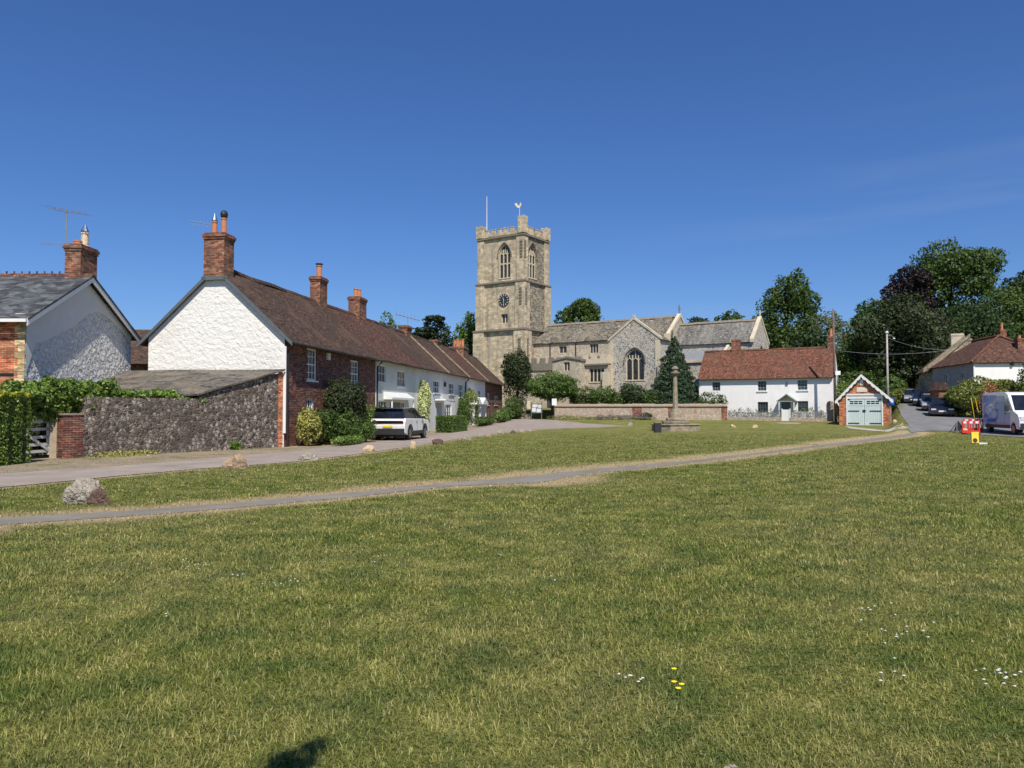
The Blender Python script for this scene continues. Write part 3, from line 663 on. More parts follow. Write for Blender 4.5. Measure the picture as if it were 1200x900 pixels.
F = np.stack([idx[:-1, :-1], idx[:-1, 1:], idx[1:, 1:], idx[1:, :-1]], -1).reshape(-1, 4)
gm, t, b, o = newmat('lawn_ground'); gc, fine = grass_color(t); t.links.new(gc, b.inputs['Base Color']); b.inputs['Roughness'].default_value = .95
b.inputs['Specular IOR Level'].default_value = .1; bump(t, b, fine, 1.0, .06)
go = nmesh('ground', np.stack([XX, YY, ZZ], -1).reshape(-1, 3), F, gm, None, False, {'dry': dryness(XX.ravel(), YY.ravel())}); go['kind'] = 'structure'

# grass blades (nobody could count them)
rng = np.random.default_rng(7); NB = 640000
yy = (rng.uniform(3.0 ** .4, 52 ** .4, NB)) ** (1 / .4); xx = rng.uniform(-.74, .74, NB) * yy + rng.uniform(-.6, .6, NB)
k = (rng.random(NB) < np.clip((60 - yy) / 30, 0, 1)) & ~(inpoly(xx, yy, poly_path) | inpoly(xx, yy, poly_road) | (inpoly(xx, yy, poly_verge) & (rng.random(NB) > .12)))
k &= rng.random(NB) > .75 * dryness(xx, yy)
xx = xx[k]; yy = yy[k]; n = len(xx)
den = np.sin(xx * 2.1 + 1.7 * np.sin(yy * 1.6)) * .5 + np.sin(xx * .9 - yy * 1.1 + 2) * .5
sun_t = np.exp(-(((xx + 1.05) / .22) ** 2 + ((yy - 3.72) / .3) ** 2))
h = (.027 + .010 * den + rng.exponential(.008, n)); w_ = .0021 * (yy / 4) ** .75 * rng.uniform(.7, 1.4, n)
az = rng.uniform(0, 2 * np.pi, n); tilt = rng.uniform(.25, 1.45, n); hd = np.stack([np.cos(az), np.sin(az)], 1); pd = np.stack([-np.sin(az), np.cos(az)], 1)
base = np.stack([xx, yy, terr(xx, yy)], 1); V = np.zeros((n, 6, 3))
for j, (f, wf) in enumerate(((0, 1), (.55, .8), (1, .12))):
    bx = np.sin(tilt * (.35 + .65 * f)) * h * f * 1.25; bz = np.cos(tilt * (.35 + .65 * f)) * h * f
    c = base.copy(); c[:, :2] += hd * bx[:, None]; c[:, 2] += bz
    V[:, 2 * j] = c; V[:, 2 * j + 1] = c
    V[:, 2 * j, :2] -= pd * (w_ * wf)[:, None]; V[:, 2 * j + 1, :2] += pd * (w_ * wf)[:, None]
i6 = np.arange(n)[:, None] * 6; F = np.concatenate([i6 + np.array([0, 1, 3, 2]), i6 + np.array([2, 3, 5, 4])], 1).reshape(-1, 4)
bm_, t, b, o = newmat('grass_blades'); gc, fine = grass_color(t, True); t.links.new(gc, b.inputs['Base Color']); b.inputs['Roughness'].default_value = .6
b.inputs['Specular IOR Level'].default_value = .25
tr = t.nodes.new('ShaderNodeBsdfTranslucent'); t.links.new(gc, tr.inputs[0]); ms = t.nodes.new('ShaderNodeMixShader'); ms.inputs[0].default_value = .3
t.links.new(b.outputs[0], ms.inputs[1]); t.links.new(tr.outputs[0], ms.inputs[2]); t.links.new(ms.outputs[0], o.inputs[0])
gr = nmesh('grass', V.reshape(-1, 3), F, bm_, None, False, {'dry': np.repeat(dryness(xx, yy), 6)})
tag(gr, 'short green lawn grass with straw coloured blades across the village green', 'grass', None, 'stuff')

# ------------------------------------------------------------------ the terrace on the left
RA = math.atan2(.99, .1417)
row = Fr(A0[0], A0[1], 0, RA)
U, NF, Z = Vector((1, 0, 0)), Vector((0, -1, 0)), Vector((0, 0, 1))
DEP = 6.3; EAVE = 4.80; RIDGE = 7.75
def at_row(t): return (A0[0] + RDIR.x * t, A0[1] + RDIR.y * t, 0)
def tx(px): return row.face(px, 440)[0]
def cottage(t, x0, x1, fm, rm, holes=(), gm=None, eave=EAVE, ridge=RIDGE, near=True, far=False, over=.36, seed=0, dep=DEP, gname='gable_wall', amp=.06, vo=.12):
    """local x along the front, y into the house"""
    MB().panel((x0, 0, -.3), U, Z, rect(0, 0, x1 - x0, eave + .3), [[(a - x0, c + .3) for a, c in h] for h in holes], .16).build('front_wall', fm, t)
    m = MB(); half = dep / 2
    out = [(0, -.3), (dep, -.3), (dep, eave), (half, ridge - .08), (0, eave)]
    if near: m.panel((x0, dep, 0), (0, -1, 0), Z, out)
    if far: m.panel((x1, 0, 0), (0, 1, 0), Z, out)
    m.panel((x1, dep, -.3), (-1, 0, 0), Z, rect(0, 0, x1 - x0, eave + .3)); m.build(gname, gm or fm, t)
    sl = (ridge - eave) / half; nu = max(4, int((x1 - x0) / .5)); r = MB()
    xa = x0 - (vo if near else 0); xb = x1 + (vo if far else 0); zo = eave - over * sl + .07
    r.grid((xa, -over, zo), (xb, -over, zo), (xb, half, ridge + .07), (xa, half, ridge + .07), nu, 9, amp, .1, seed)
    r.grid((xb, dep + over, zo), (xa, dep + over, zo), (xa, half, ridge + .07), (xb, half, ridge + .07), nu, 9, amp, .1, seed + 3)
    rf = r.build('roof', rm, t)
    q = MB(); x = xa; k_ = 0
    while x < xb - .05:
        e = min(x + .42, xb); zz = ridge + .06 + noise.noise(Vector((x * .5, seed, 0))) * amp
        q.extr([(x, half - .15, zz - .09), (x, half - .06, zz + .08), (x, half + .06, zz + .08), (x, half + .15, zz - .09)], (e - x - .012, 0, 0)); x = e
    q.build('ridge_tiles', rm, rf)
    g = MB().bb((0, 0, 0), U, NF, x0, x1, eave - over * sl - .02, eave - over * sl + .05, over - .06, over + .05); g.build('gutter', MT['black'], t)
    return rf
# --- brick end house with the white gable
xe = tx(440)
t = thing('brick_cottage', 'dark red brick cottage with brown tiled roof and big whitewashed gable', 'house', at_row(0), RA)
W1 = row.rect(359.5, 408.5, 371.5, 446); W2 = row.rect(410.5, 422.5, 420.5, 454); W3 = (row.rect(359, 467, 368, 490))
W1 = (W1[0], W1[1], W1[2], min(W1[3], 4.5)); W2 = (W2[0], W2[1], W2[2], min(W2[3], 4.5))
hs_ = [rect(*W1), rect(*W2), rect(*W3)]
cottage(t, 0, xe, MT['brick_dark'], MT['tile_brown'], hs_, MT['white_rough'], seed=1, over=.42)
for W_, l in ((W1, 0), (W2, 0), (W3, 0)): window(t, (0, 0, 0), U, NF, *W_, 3 if l == 0 else 2, 4, .1, MT['white_paint'], .09, .03, sash=True)
m = MB(); m.bb((0, 0, 0), (0, -1, 0), (-1, 0, 0), -.02, .09, .6, 4.3, .0, .05); m.build('white_corner_strip', MT['white_paint'], t)
# barge boards following the slopes, with a slight kick at the eaves
m = MB(); hf = DEP / 2; sl = (RIDGE - EAVE) / hf
for sgn in (0, 1):
    f = lambda y: (y if not sgn else DEP - y)
    pts = [(-.02, f(-.42), EAVE - .42 * sl - .10), (-.02, f(-.42), EAVE - .42 * sl + .06), (-.02, f(hf - .42), RIDGE - .42 * sl + .05), (-.02, f(hf - .42), RIDGE - .42 * sl - .12)]
    m.extr([(p[0] - .13, p[1], p[2]) for p in pts], (-.05, 0, 0))
m.build('bargeboard', MT['shade_grey'], t)
cz = 7.36
MB().box(-.20, hf - .60, 7.20, -.0, hf + .60, 7.358).build('chimney_flashing', MT['shade_grey'], t)
c1 = chimney(t, -.19, .66, hf - .44, hf + .50, cz, row.side(255, 273.5, 0)[1], [(.36, hf + .32, .62, .12, 'pcone'), (.36, hf - .12, .75, .12, 'pball')])
cc = row.face(374, 330, hf); zt = row.face(374, 325.5, hf)[1]
chimney(t, cc[0] - .6, cc[0] + .5, hf - .3, hf + .3, 6.9, zt, [(cc[0], hf, .72, .17, 'flat')])
cc = row.face(419, 350, hf); zt = row.face(419, 349, hf)[1]
chimney(t, cc[0] - .7, cc[0] + .7, hf - .38, hf + .38, 6.9, zt, [(cc[0] - .35, hf, .55, .15, 'p'), (cc[0] + .25, hf, .6, .16, 'p')])
a = row.face(384, 417.5)
MB().bb((0, 0, 0), U, NF, a[0] - .14, a[0] + .14, a[1] - .18, a[1] + .16, 0, .1).build('alarm_box', MT['white_paint'], t)
MB().tube([(.18, -.36, 4.38), (.18, -.08, 4.1), (.18, -.08, 0)], .04, 8).build('drainpipe', MT['black'], t)
m = MB(); m.tube([(.4, hf + .35, 8.9), (.4, hf + .35, 9.75)], .015, 5)
m.tube([(.3, hf + .4, 9.7), (-.2, hf + 1.25, 9.8)], .012, 4)
for i in range(7): m.tube([(.3 - .07 * i, hf + .4 + i * .12 - .1, 9.6), (.3 - .07 * i, hf + .4 + i * .12 + .1, 9.85)], .006, 4)
m.build('television_aerial', MT['lead'], t)
# --- pale green rendered cottage
xf = tx(487)
t = thing('rendered_cottage', 'pale grey-green rendered cottage with white porch between brick house and climbing blossom', 'house', at_row(0), RA)
W = [row.rect(442, 427.5, 452, 448), row.rect(465.5, 434.5, 475, 453), row.rect(443.5, 469.5, 453.5, 492), row.rect(469, 471, 475, 490)]
W = [(a, b_, c, min(d, 4.5)) for a, b_, c, d in W]
cottage(t, xe, xf, MT['cream_render'], MT['tile_red'], [rect(*q) for q in W], seed=4, near=False, over=.38)
for q in W: window(t, (0, 0, 0), U, NF, *q, 3, 2, .09, MT['white_paint'], .07, .04)
MB().tube([(xe + .2, -.34, 4.4), (xe + .2, -.06, 4.1), (xe + .2, -.06, 0)], .045, 8).build('drainpipe', MT['black'], t)
MB().box(xe + .02, -.015, 0, xe + .12, 0, 4.35).build('party_strip', MT['white_paint'], t)
x0, z0 = row.face(457, 490); x1, _ = row.face(468, 490)
MB().bb((0, 0, 0), U, NF, x0, x1, 0, 2.05, .0, .05).build('door', MT['shade_grey'], t)
m = MB(); a0 = row.face(449.5, 466)[0]; a1 = row.face(477, 466)[0]
m.extr([(a0, 0, 2.68), (a0, -.55, 2.34), (a0, -.55, 2.22), (a0, 0, 2.22)], (a1 - a0, 0, 0)); m.build('porch_hood', MT['white_paint'], t)
for xx_ in (a0 + .1, a1 - .18): MB().box(xx_, -.53, 0, xx_ + .08, -.45, 2.2).build('porch_post', MT['white_paint'], t)
# --- white cottages
xg, xh, xi, xj = tx(503), tx(546), tx(568.5), tx(588.5)
t = thing('white_cottage', 'whitewashed terrace cottage with black-silled windows and flat door canopy behind the clipped hedge', 'house', at_row(0), RA)
W = [row.rect(508, 446, 515, 461), row.rect(526, 449, 532, 462.5), row.rect(537.5, 450.5, 543, 466), row.rect(522, 474, 529, 490)]
W = [(a, b_, c, min(d, 4.45)) for a, b_, c, d in W]
cottage(t, xf, xh, MT['white_render'], MT['tile_brown'], [rect(*q) for q in W], seed=7, near=False, over=.36)
for q in W: window(t, (0, 0, 0), U, NF, *q, 3, 2, .08, MT['white_paint'], .08, .05); 
for q in W[:3]: MB().bb((0, 0, 0), U, NF, q[0] - .1, q[2] + .1, q[1] - .16, q[1] - .08, .0, .12).build('dark_sill', MT['shade_grey'], t)
x0 = row.face(510.5, 489)[0]; x1 = row.face(517, 489)[0]
MB().bb((0, 0, 0), U, NF, x0, x1, 0, 2.1, 0, .05).build('door', MT['greypaint'], t)
MB().bb((0, 0, 0), U, NF, x0 - .4, x1 + .8, 2.3, 2.42, 0, .9).build('door_canopy', MT['white_paint'], t)
a = row.face(521, 451); MB().bb((0, 0, 0), U, NF, a[0] - .3, a[0] + .3, a[1] - .15, a[1] + .2, 0, .08).build('wall_lamp', MT['black'], t)
MB().tube([(xh - .3, -.34, 4.4), (xh - .3, -.06, 4.1), (xh - .3, -.06, 0)], .06, 8).build('drainpipe', MT['black'], t)
cc = row.face(475, 392, hf); zt = row.face(475, 382, hf)[1]
chimney(t, cc[0] - .7, cc[0] + .7, hf - .35, hf + .35, 6.9, zt, [])
m = MB(); ax, az_ = row.face(478, 372, hf); m.tube([(ax, hf, 7), (ax, hf, az_)], .03, 5); m.tube([(ax - 1.5, hf + .6, az_ + .1), (ax + 1.5, hf - .6, az_ - .1)], .025, 4)
for i in range(7): m.tube([(ax - 1.4 + i * .45, hf + .56 - i * .18, az_ - .25), (ax - 1.4 + i * .45, hf + .56 - i * .18, az_ + .35)], .012, 4)
m.build('television_aerial', MT['lead'], t)
def coping(t, x, name='coping'):
    m = MB(); m.extr([(x - .12, -.4, EAVE - .4 * sl + .1), (x - .12, -.4, EAVE - .4 * sl + .22), (x - .12, hf, RIDGE + .2), (x - .12, hf, RIDGE + .08)], (.18, 0, 0)); m.build(name, MT['cross_stone'], t)
coping(t, tx(521))
t = thing('white_cottage', 'far white cottage with hooded white porches beside the small timber-framed end house', 'house', at_row(0), RA)
W = [row.rect(548, 453, 551.5, 464), row.rect(560, 457, 563.5, 468.5)]
W = [(a, b_, c, min(d, 4.45)) for a, b_, c, d in W]
cottage(t, xh, xi, MT['white_render'], MT['tile_red'], [rect(*q) for q in W], seed=9, near=False, over=.36)
for q in W: window(t, (0, 0, 0), U, NF, *q, 2, 2, .08, MT['white_paint'], .08, .05)
cc = row.face(500, 400, hf); zt = row.face(500, 395, hf)[1]
chimney(t, xh + .2, xh + 1.4, hf - .4, hf + .4, 6.9, zt, [])
coping(t, xh)
for pa, pb in ((556.5, 562.5), (563.5, 570)):
    a0 = row.face(pa, 480, -1)[0]; a1 = row.face(pb, 480, -1)[0]
    MB().box(a0, -1.0, 0, a0 + .15, 0, 2.1).build('porch_side', MT['white_paint'], t); MB().box(a1 - .15, -1.0, 0, a1, 0, 2.1).build('porch_side', MT['white_paint'], t)
    m = MB(); mid = (a0 + a1) / 2; m.extr([(a0 - .2, -1.2, 2.1), (a1 + .2, -1.2, 2.1), (mid, -1.2, 2.75)], (0, 1.2, 0)); m.build('porch_hood', MT['white_paint'], t)
t = thing('end_cottage', 'dark brick and timber cottage closing the far end of the terrace before the church tower', 'house', at_row(0), RA)
W = [row.rect(571, 461, 573.5, 475), row.rect(579, 464, 583.5, 475)]
W = [(a, b_, c, min(d, 4.45)) for a, b_, c, d in W]
cottage(t, xi, xj, MT['brick_dark'], MT['tile_brown'], [rect(*q) for q in W], seed=11, near=False, far=True, over=.4)
for q in W: window(t, (0, 0, 0), U, NF, *q, 2, 2, .08, MT['offwhite'], .1, .06)
coping(t, xi)
m = MB()
for f in np.linspace(0, 1, 7): x = xi + .1 + (xj - xi - .3) * f; m.box(x, -.03, 0, x + .22, 0, 2.3)
m.box(xi, -.035, 2.3, xj, 0, 2.5); m.build('timber_framing', MT['wood_pole'], t)
a0, zb_ = row.face(514.5, 417, hf + .3); a1, _ = row.face(533, 417, hf + .3); zt = row.face(523, 401.5, hf)[1]
chimney(t, xi + .2, xi + 2.6, hf - .8, hf + .8, 6.4, zt, [(xi + .8, hf, .8, .17, 'p'), (xi + 1.3, hf + .4, .8, .17, 'p'), (xi + 1.6, hf - .4, .85, .17, 'p'), (xi + 2.1, hf, .8, .17, 'p')])

# ------------------------------------------------------------------ far left: slate-roofed house, outbuilding, wall, gate
GX = -16.9; Y0, Y1 = 26.6, 34.0; YM = (Y0 + Y1) / 2
t = thing('slate_house', 'slate-roofed house with orange brick front and rough grey-white gable at the left edge', 'house', (GX, Y0, 0), 0)
w_ = Y1 - Y0; E_ = 4.85; RZ = 6.85
# front faces the camera (local x negative), gable faces +x
MB().panel((-12, 0, -.3), U, Z, rect(0, 0, 11.82, E_ + .3)).build('front_wall', MT['brick_orange'], t)
m = MB()
for i in range(22):
    z0 = .0 + i * .225; e = .36 if i % 2 else .24; m.box(-e, -.012, z0, -.003, .003, z0 + .215)
m.build('quoin', MT['brick_yellow'], t)
m = MB(); m.panel((0, 0, 0), (0, 1, 0), Z, [(0, -.3), (w_, -.3), (w_, E_), (w_ / 2, RZ - .1), (0, E_)])
m.panel((0, w_, -.3), (-1, 0, 0), Z, rect(0, 0, 12, E_ + .3)); m.build('gable_wall', MT['grey_rough'], t)
# smooth rendered upper part of the gable, 2 cm proud
q = MB(); q.panel((.022, 0, 0), (0, 1, 0), Z, [(.02, 2.8), (.35, 3.5), (.56, 3.95), (1.2, 4.1), (2.0, 4.46), (3.0, 4.8), (3.8, 5.38), (4.6, 5.6), (5.35, 5.43), (6.46, 5.0), (w_ - .05, 4.5), (w_ - .02, E_), (w_ / 2, RZ - .12), (.02, E_)])
q.build('smooth_render', MT['grey_render'], t)
sl2 = (RZ - E_) / (w_ / 2); o_ = .35; r = MB()
r.grid((-12, -o_, E_ - o_ * sl2 + .08), (.32, -o_, E_ - o_ * sl2 + .08), (.32, w_ / 2, RZ + .08), (-12, w_ / 2, RZ + .08), 20, 8, .015, .07, 3)
r.grid((.32, w_ + o_, E_ - o_ * sl2 + .08), (-12, w_ + o_, E_ - o_ * sl2 + .08), (-12, w_ / 2, RZ + .08), (.32, w_ / 2, RZ + .08), 20, 8, .015, .07, 4)
rf = r.build('roof', MT['slate'], t)
m = MB(); x = -12
while x < .3: m.extr([(x, w_ / 2 - .14, RZ + .0), (x, w_ / 2, RZ + .15), (x, w_ / 2 + .14, RZ + .0)], (.29, 0, 0)); m.box(x + .13, w_ / 2 - .02, RZ + .14, x + .18, w_ / 2 + .02, RZ + .24); x += .3
m.build('ridge_tiles', MT['tile_orange'], rf)
for sg in (0, 1):
    f = (lambda y: y) if not sg else (lambda y: w_ - y); m = MB()
    m.extr([(.24, f(-o_), E_ - o_ * sl2 - .18), (.24, f(-o_), E_ - o_ * sl2 + .06), (.24, f(w_ / 2), RZ + .06), (.24, f(w_ / 2), RZ - .2)], (.05, 0, 0)); m.build('bargeboard', MT['white_paint'], t)
MB().box(-12, -o_ - .1, E_ - o_ * sl2 - .06, .28, -o_ + .0, E_ - o_ * sl2 + .05).build('gutter', MT['white_paint'], t)
MB().box(-12, -.03, 2.78, -.37, -.0, 2.86).build('string_course', MT['black'], t)
MB().lathe([(.05, 0), (.07, .1), (.05, .28), (.02, .32)], (-1.1, -.12, 2.1), 8).build('wall_lamp', MT['white_paint'], t)
cp = chimney(t, -.66, -.04, w_ / 2 - .32, w_ / 2 + .88, 6.0, P(97, 287.5, YM)[2], [(-.35, w_ / 2 + .0, .18, .16, 'p'), (-.35, w_ / 2 + .5, .62, .15, 'ccone')])
m = MB(); m.tube([(-.75, w_ / 2 - .1, 6.9), (-.75, w_ / 2 - .1, 9.55)], .022, 6)
m.tube([(-.0, w_ / 2 - .1, 9.35), (-1.5, w_ / 2 - .1, 9.6)], .016, 5)
for i in range(7): x = -1.5 + i * .24; m.tube([(x, w_ / 2 - .6 + i * .03, 9.6 - i * .04), (x + .15, w_ / 2 + .5 - i * .03, 9.6 - i * .04)], .007, 4)
m.tube([(-.75, w_ / 2 - .15, 8.15), (-1.75, w_ / 2 - .15, 8.15)], .012, 5)
for i in range(9): x = -.85 - i * .11; m.tube([(x, w_ / 2 - .15, 8.05), (x, w_ / 2 - .15, 8.25)], .006, 4)
m.build('television_aerial', MT['lead'], t)
# house glimpsed between the gables
t = thing('tiled_house', 'brown tiled roof glimpsed in the gap between the two white gables', 'house', (P(166, 430, 46).x, 46, 0), 0)
z0 = P(166, 381, 46).z; ze = P(166, 424, 44).z
MB().box(-4, 0, 0, 4, 6, ze).build('wall', MT['brick_dark'], t)
r = MB(); r.grid((-4.3, -.4, ze), (4.3, -.4, ze), (4.3, 2.6, z0), (-4.3, 2.6, z0), 14, 7, .04, .1, 2); r.grid((4.3, 6.4, ze), (-4.3, 6.4, ze), (-4.3, 2.6, z0), (4.3, 2.6, z0), 14, 7, .04, .1, 2)
r.build('roof', MT['tile_brown'], t)
# lean-to outbuilding + flint walls
FA = Vector((-9.85, 32.5, 0)); FB = Vector((-14.6, 25.0, 0)); fd = (FA - FB).normalized(); FL = (FA - FB).length
fang = math.atan2(fd.y, fd.x); wallf = Fr(FB.x, FB.y, 0, fang)   # local x from pier to house corner, front faces -y (road)
sA = (1 - .437) * FL
t = thing('lean_to', 'low outbuilding with weathered slate lean-to roof and flint side wall below the white gable', 'outbuilding', (FB.x, FB.y, 0), fang)
MB().panel((sA, 0, -.3), U, Z, [(0, 0), (FL - sA, 0), (FL - sA, 3.45), (0, 2.42)]).build('flint_wall', MT['flint_dark'], t)
MB().box(FL - .06, -.03, 0, FL + .16, .0, 3.2).build('brick_quoin', MT['brick_orange'], t)
l = lambda x, y, z: wallf.loc(Vector((x, y, z)))
a = wallf.loc(Vector((-9.72, 32.62, 3.33))); bq = l(-16.86, 33.5, 3.30); c_ = l(-16.86, 28.6, 2.05); d_ = Vector((sA - .1, -.1, 2.2))
r = MB(); r.grid(c_, d_, a + Vector((0, -.12, 0)), bq, 18, 10, .03, .07, 6); r.build('roof', MT['slate_brown'], t)
MB().panel(l(-16.8, 28.8, 0), (Vector((sA, .02, 0)) - l(-16.8, 28.8, 0)).normalized(), Z, rect(0, 0, (Vector((sA, .02, 0)) - l(-16.8, 28.8, 0)).length, 2.0)).build('end_wall', MT['flint_dark'], t)
t = thing('flint_wall', 'long dark flint garden wall topped with ivy beside the lane', 'wall', (FB.x, FB.y, 0), fang)
m = MB(); m.bb((0, 0, 0), U, NF, .66, sA - .003, -.3, 2.02, -.4, 0); m.build('wall_face', MT['flint_dark'], t)
MB().bb((0, 0, 0), U, NF, 0, .66, -.3, 1.42, -.4, .01).build('brick_pier', MT['brick_dark'], t)
MB().bb((0, 0, 0), U, NF, -.05, .655, 1.42, 1.48, -.42, .04).build('pier_coping', MT['coping'], t)
rr = random.Random(4); lobes = []
x = -.9
while x < sA + .9:
    k = min(1, max(0, (x + .9) / 3.5)); lobes.append((x, .35 + rr.uniform(0, .25), 2.05 + rr.uniform(0, .18) - .25 * (x > sA - .6) * 1, .42, .42, rr.uniform(.22, .34) * (1.4 if x < 2.0 else .62))); x += .38
for i in range(10): lobes.append((rr.uniform(-1.6, 1.1), .3 + rr.uniform(0, .3), rr.uniform(1.5, 2.3), .45, .3, .4))
t = thing('ivy', 'bright green ivy spilling over the top of the long flint wall', 'climbing plant', (FB.x, FB.y, 0), fang)
crown('crown', t, LM['ivy'], lobes, 13000, .12, 5, clump=.3, fill=.3, nclump=10)
m = MB()
for i in range(7): m.tube([(-.5 + i, .45, 1.6), (-.1 + i, .5, 2.0), (.4 + i, .4, 2.2)], [.03, .02, .01], 5)
m.build('stems', MT['bark'], t)
# gate and posts
g0 = G(66, 537); g1 = G(18, 541); gd = (Vector((g1.x, g1.y, 0)) - Vector((g0.x, g0.y, 0))).normalized(); ga = math.atan2(-gd.y, -gd.x)
t = thing('gate_post', 'thick silvered oak post with chamfered top at the end of the brick pier', 'gate post', (g0.x, g0.y, 0), .2)
m = MB(); m.box(-.16, -.16, -.2, .16, .16, 1.48); m.extr([(-.16, -.16, 1.48), (.16, -.16, 1.48), (0, -.16, 1.54)], (0, .32, 0)); m.build('post', MT['wood_pale'], t)
p = thing('gate_stop_post', 'slim grey timber post squeezed between the oak post and brick pier', 'post', (g0.x + .3, g0.y + .25, 0), .2)
MB().box(-.06, -.06, -.2, .06, .06, 1.38).build('post', MT['wood_pale'], p)
t = thing('field_gate', 'white five-barred wooden gate half hidden by the yellow-topped hedge', 'gate', (g0.x - .28, g0.y + .12, 0), ga)
MB().box(-.12, -.05, .12, .0, .05, 1.42).build('gate_stile', MT['offwhite'], t)
for i, z in enumerate((.2, .42, .66, .92, 1.16)): MB().box(-2.4, -.025, z, -.12, .02, z + .09).build('rail', MT['offwhite'], t)
MB().extr([(-.12, -.05, .22), (-.12, -.05, .32), (-1.6, -.05, 1.2), (-1.6, -.05, 1.1)], (0, .025, 0)).build('brace', MT['offwhite'], t)
shrub('hedge', 'dense clipped hedge with yellow-tipped top at the left edge', -14, 461, 66, 22.3, LM['ivy'], 9000, .085, 11, box=True, cat='hedge', depth=.7)
h = bpy.context.scene.collection.objects[-1]
hc = P(-14, 461, 22.3); t = thing('hedge_growth', 'yellow new shoots on top of the clipped hedge', 'hedge', (hc.x, 22.3, 0)); 
rng = np.random.default_rng(3); pp = rng.uniform(-1, 1, (1500, 3)) * [.86, .72, .07] + [0, 0, hc.z - .03]; o3 = np.tile([0, 0, 1.], (1500, 1))
V, F = leaves_at(rng, pp, o3, .08, .3); nmesh('crown', V, F, LM['yellow'], t)

# ------------------------------------------------------------------ church
CH = Fr(1.55, 105, 0, math.atan2(-.559, .829)); cz_ = 0.0
church = thing('church', 'flint and limestone parish church with battlemented clock tower and stone-tiled roofs', 'church', (1.55, 105, 0), CH.a)
EXv = Vector((1, 0, 0))
def SF(y0): return dict(o=(0, y0, 0), u=U, n=NF)
TW = 7.6; TD = 6.5; zs = [0.3, CH.face(614, 385.5)[1], CH.face(614, 328.5)[1], CH.face(614, 274)[1]]; ztop = CH.face(614, 262)[1]
# body stages (south face y=0, east face x=0)
bw = CH.rect(584.8, 286, 598, 325.5); tl = CH.rect(588, 368, 595.5, 379)
bE = (CH.side(618.7, 325, 0)[0], bw[1], CH.side(628.2, 325, 0)[0], bw[3])
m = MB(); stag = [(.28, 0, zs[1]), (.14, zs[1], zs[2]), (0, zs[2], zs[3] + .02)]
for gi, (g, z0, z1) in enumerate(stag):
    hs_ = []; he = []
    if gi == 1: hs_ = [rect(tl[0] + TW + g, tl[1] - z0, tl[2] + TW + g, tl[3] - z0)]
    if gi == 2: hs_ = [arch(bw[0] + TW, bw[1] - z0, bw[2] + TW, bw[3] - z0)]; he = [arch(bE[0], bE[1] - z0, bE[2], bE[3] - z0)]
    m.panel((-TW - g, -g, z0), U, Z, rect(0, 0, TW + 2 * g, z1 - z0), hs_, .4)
    m.cur = 1; m.panel((g, -g, z0), (0, 1, 0), Z, rect(0, 0, TD + 2 * g, z1 - z0), [[(a + g, b_) for a, b_ in h_] for h_ in he], .4); m.cur = 0  # east face takes a darker stone: its raking shade is in the colour
    m.panel((g, TD + g, z0), (-1, 0, 0), Z, rect(0, 0, TW + 2 * g, z1 - z0)); m.panel((-TW - g, TD + g, z0), (0, -1, 0), Z, rect(0, 0, TD + 2 * g, z1 - z0))
m.face([(-TW, 0, zs[3]), (0, 0, zs[3]), (0, TD, zs[3]), (-TW, TD, zs[3])])
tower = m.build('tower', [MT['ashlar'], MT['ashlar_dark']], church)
# buttresses: clasping pairs at each corner, stepping out lower down
def butt(cx, cy, sx_, sy_):
    m = MB()
    for g, z0, z1, wd in ((.58, 0, zs[1] - .1, 1.25), (.32, zs[1] - .1, zs[2] - .1, 1.15), (.14, zs[2] - .1, zs[3] - .1, 1.05)):
        xa, xb = sorted((cx + sx_ * g, cx - sx_ * wd)); ya, yb = sorted((cy + sy_ * g, cy - sy_ * wd))
        m.box(xa, ya, z0, xb, yb, z1)
        zc = z1; k = .22
        m.extr([(xa, ya, zc), (xb, ya, zc), (cx - sx_ * (wd - .2) if sx_ > 0 else xb - k, ya + k, zc + .7), (xa + k, ya + k, zc + .7)] if False else [(xa, ya, zc), (xa, yb, zc), (xa + k, (ya + yb) / 2, zc + .5)], (xb - xa, 0, 0)) if False else None
    return m.build('buttress', MT['ashlar'], tower)
for cx, cy, sx_, sy_ in ((0, 0, 1, -1), (-TW, 0, -1, -1), (0, TD, 1, 1), (-TW, TD, -1, 1)): butt(cx, cy, sx_, sy_)
for zz, g in ((zs[1], .66), (zs[2], .40), (zs[3], .26)):
    m = MB(); m.box(-TW - g, -g, zz - .1, g, TD + g, zz + .08); m.box(-TW - g + .12, -g + .12, zz + .08, g - .12, TD + g - .12, zz + .16); m.build('string_course', MT['dark_stone'], tower)
# niches with carved crockets on the corner buttress
rr = random.Random(8)
for zt_ in (zs[3] - .8, zs[2] - .9, zs[1] - 1.2):
    m = MB(); m.box(-.40, -.1, zt_ - 2.6, -.04, .0, zt_)
    for i in range(6):
        z0 = zt_ - i * .42; g = .14 if zt_ > zs[2] else (.32 if zt_ > zs[1] else .58)
        m.box(-.42, -g - .1, z0 - .26, -.02, -g + .02, z0); m.box(g - .02, .0, z0 - .26, g + .1, .35, z0)
    m.build('carved_niche', MT['dark_stone'], tower)
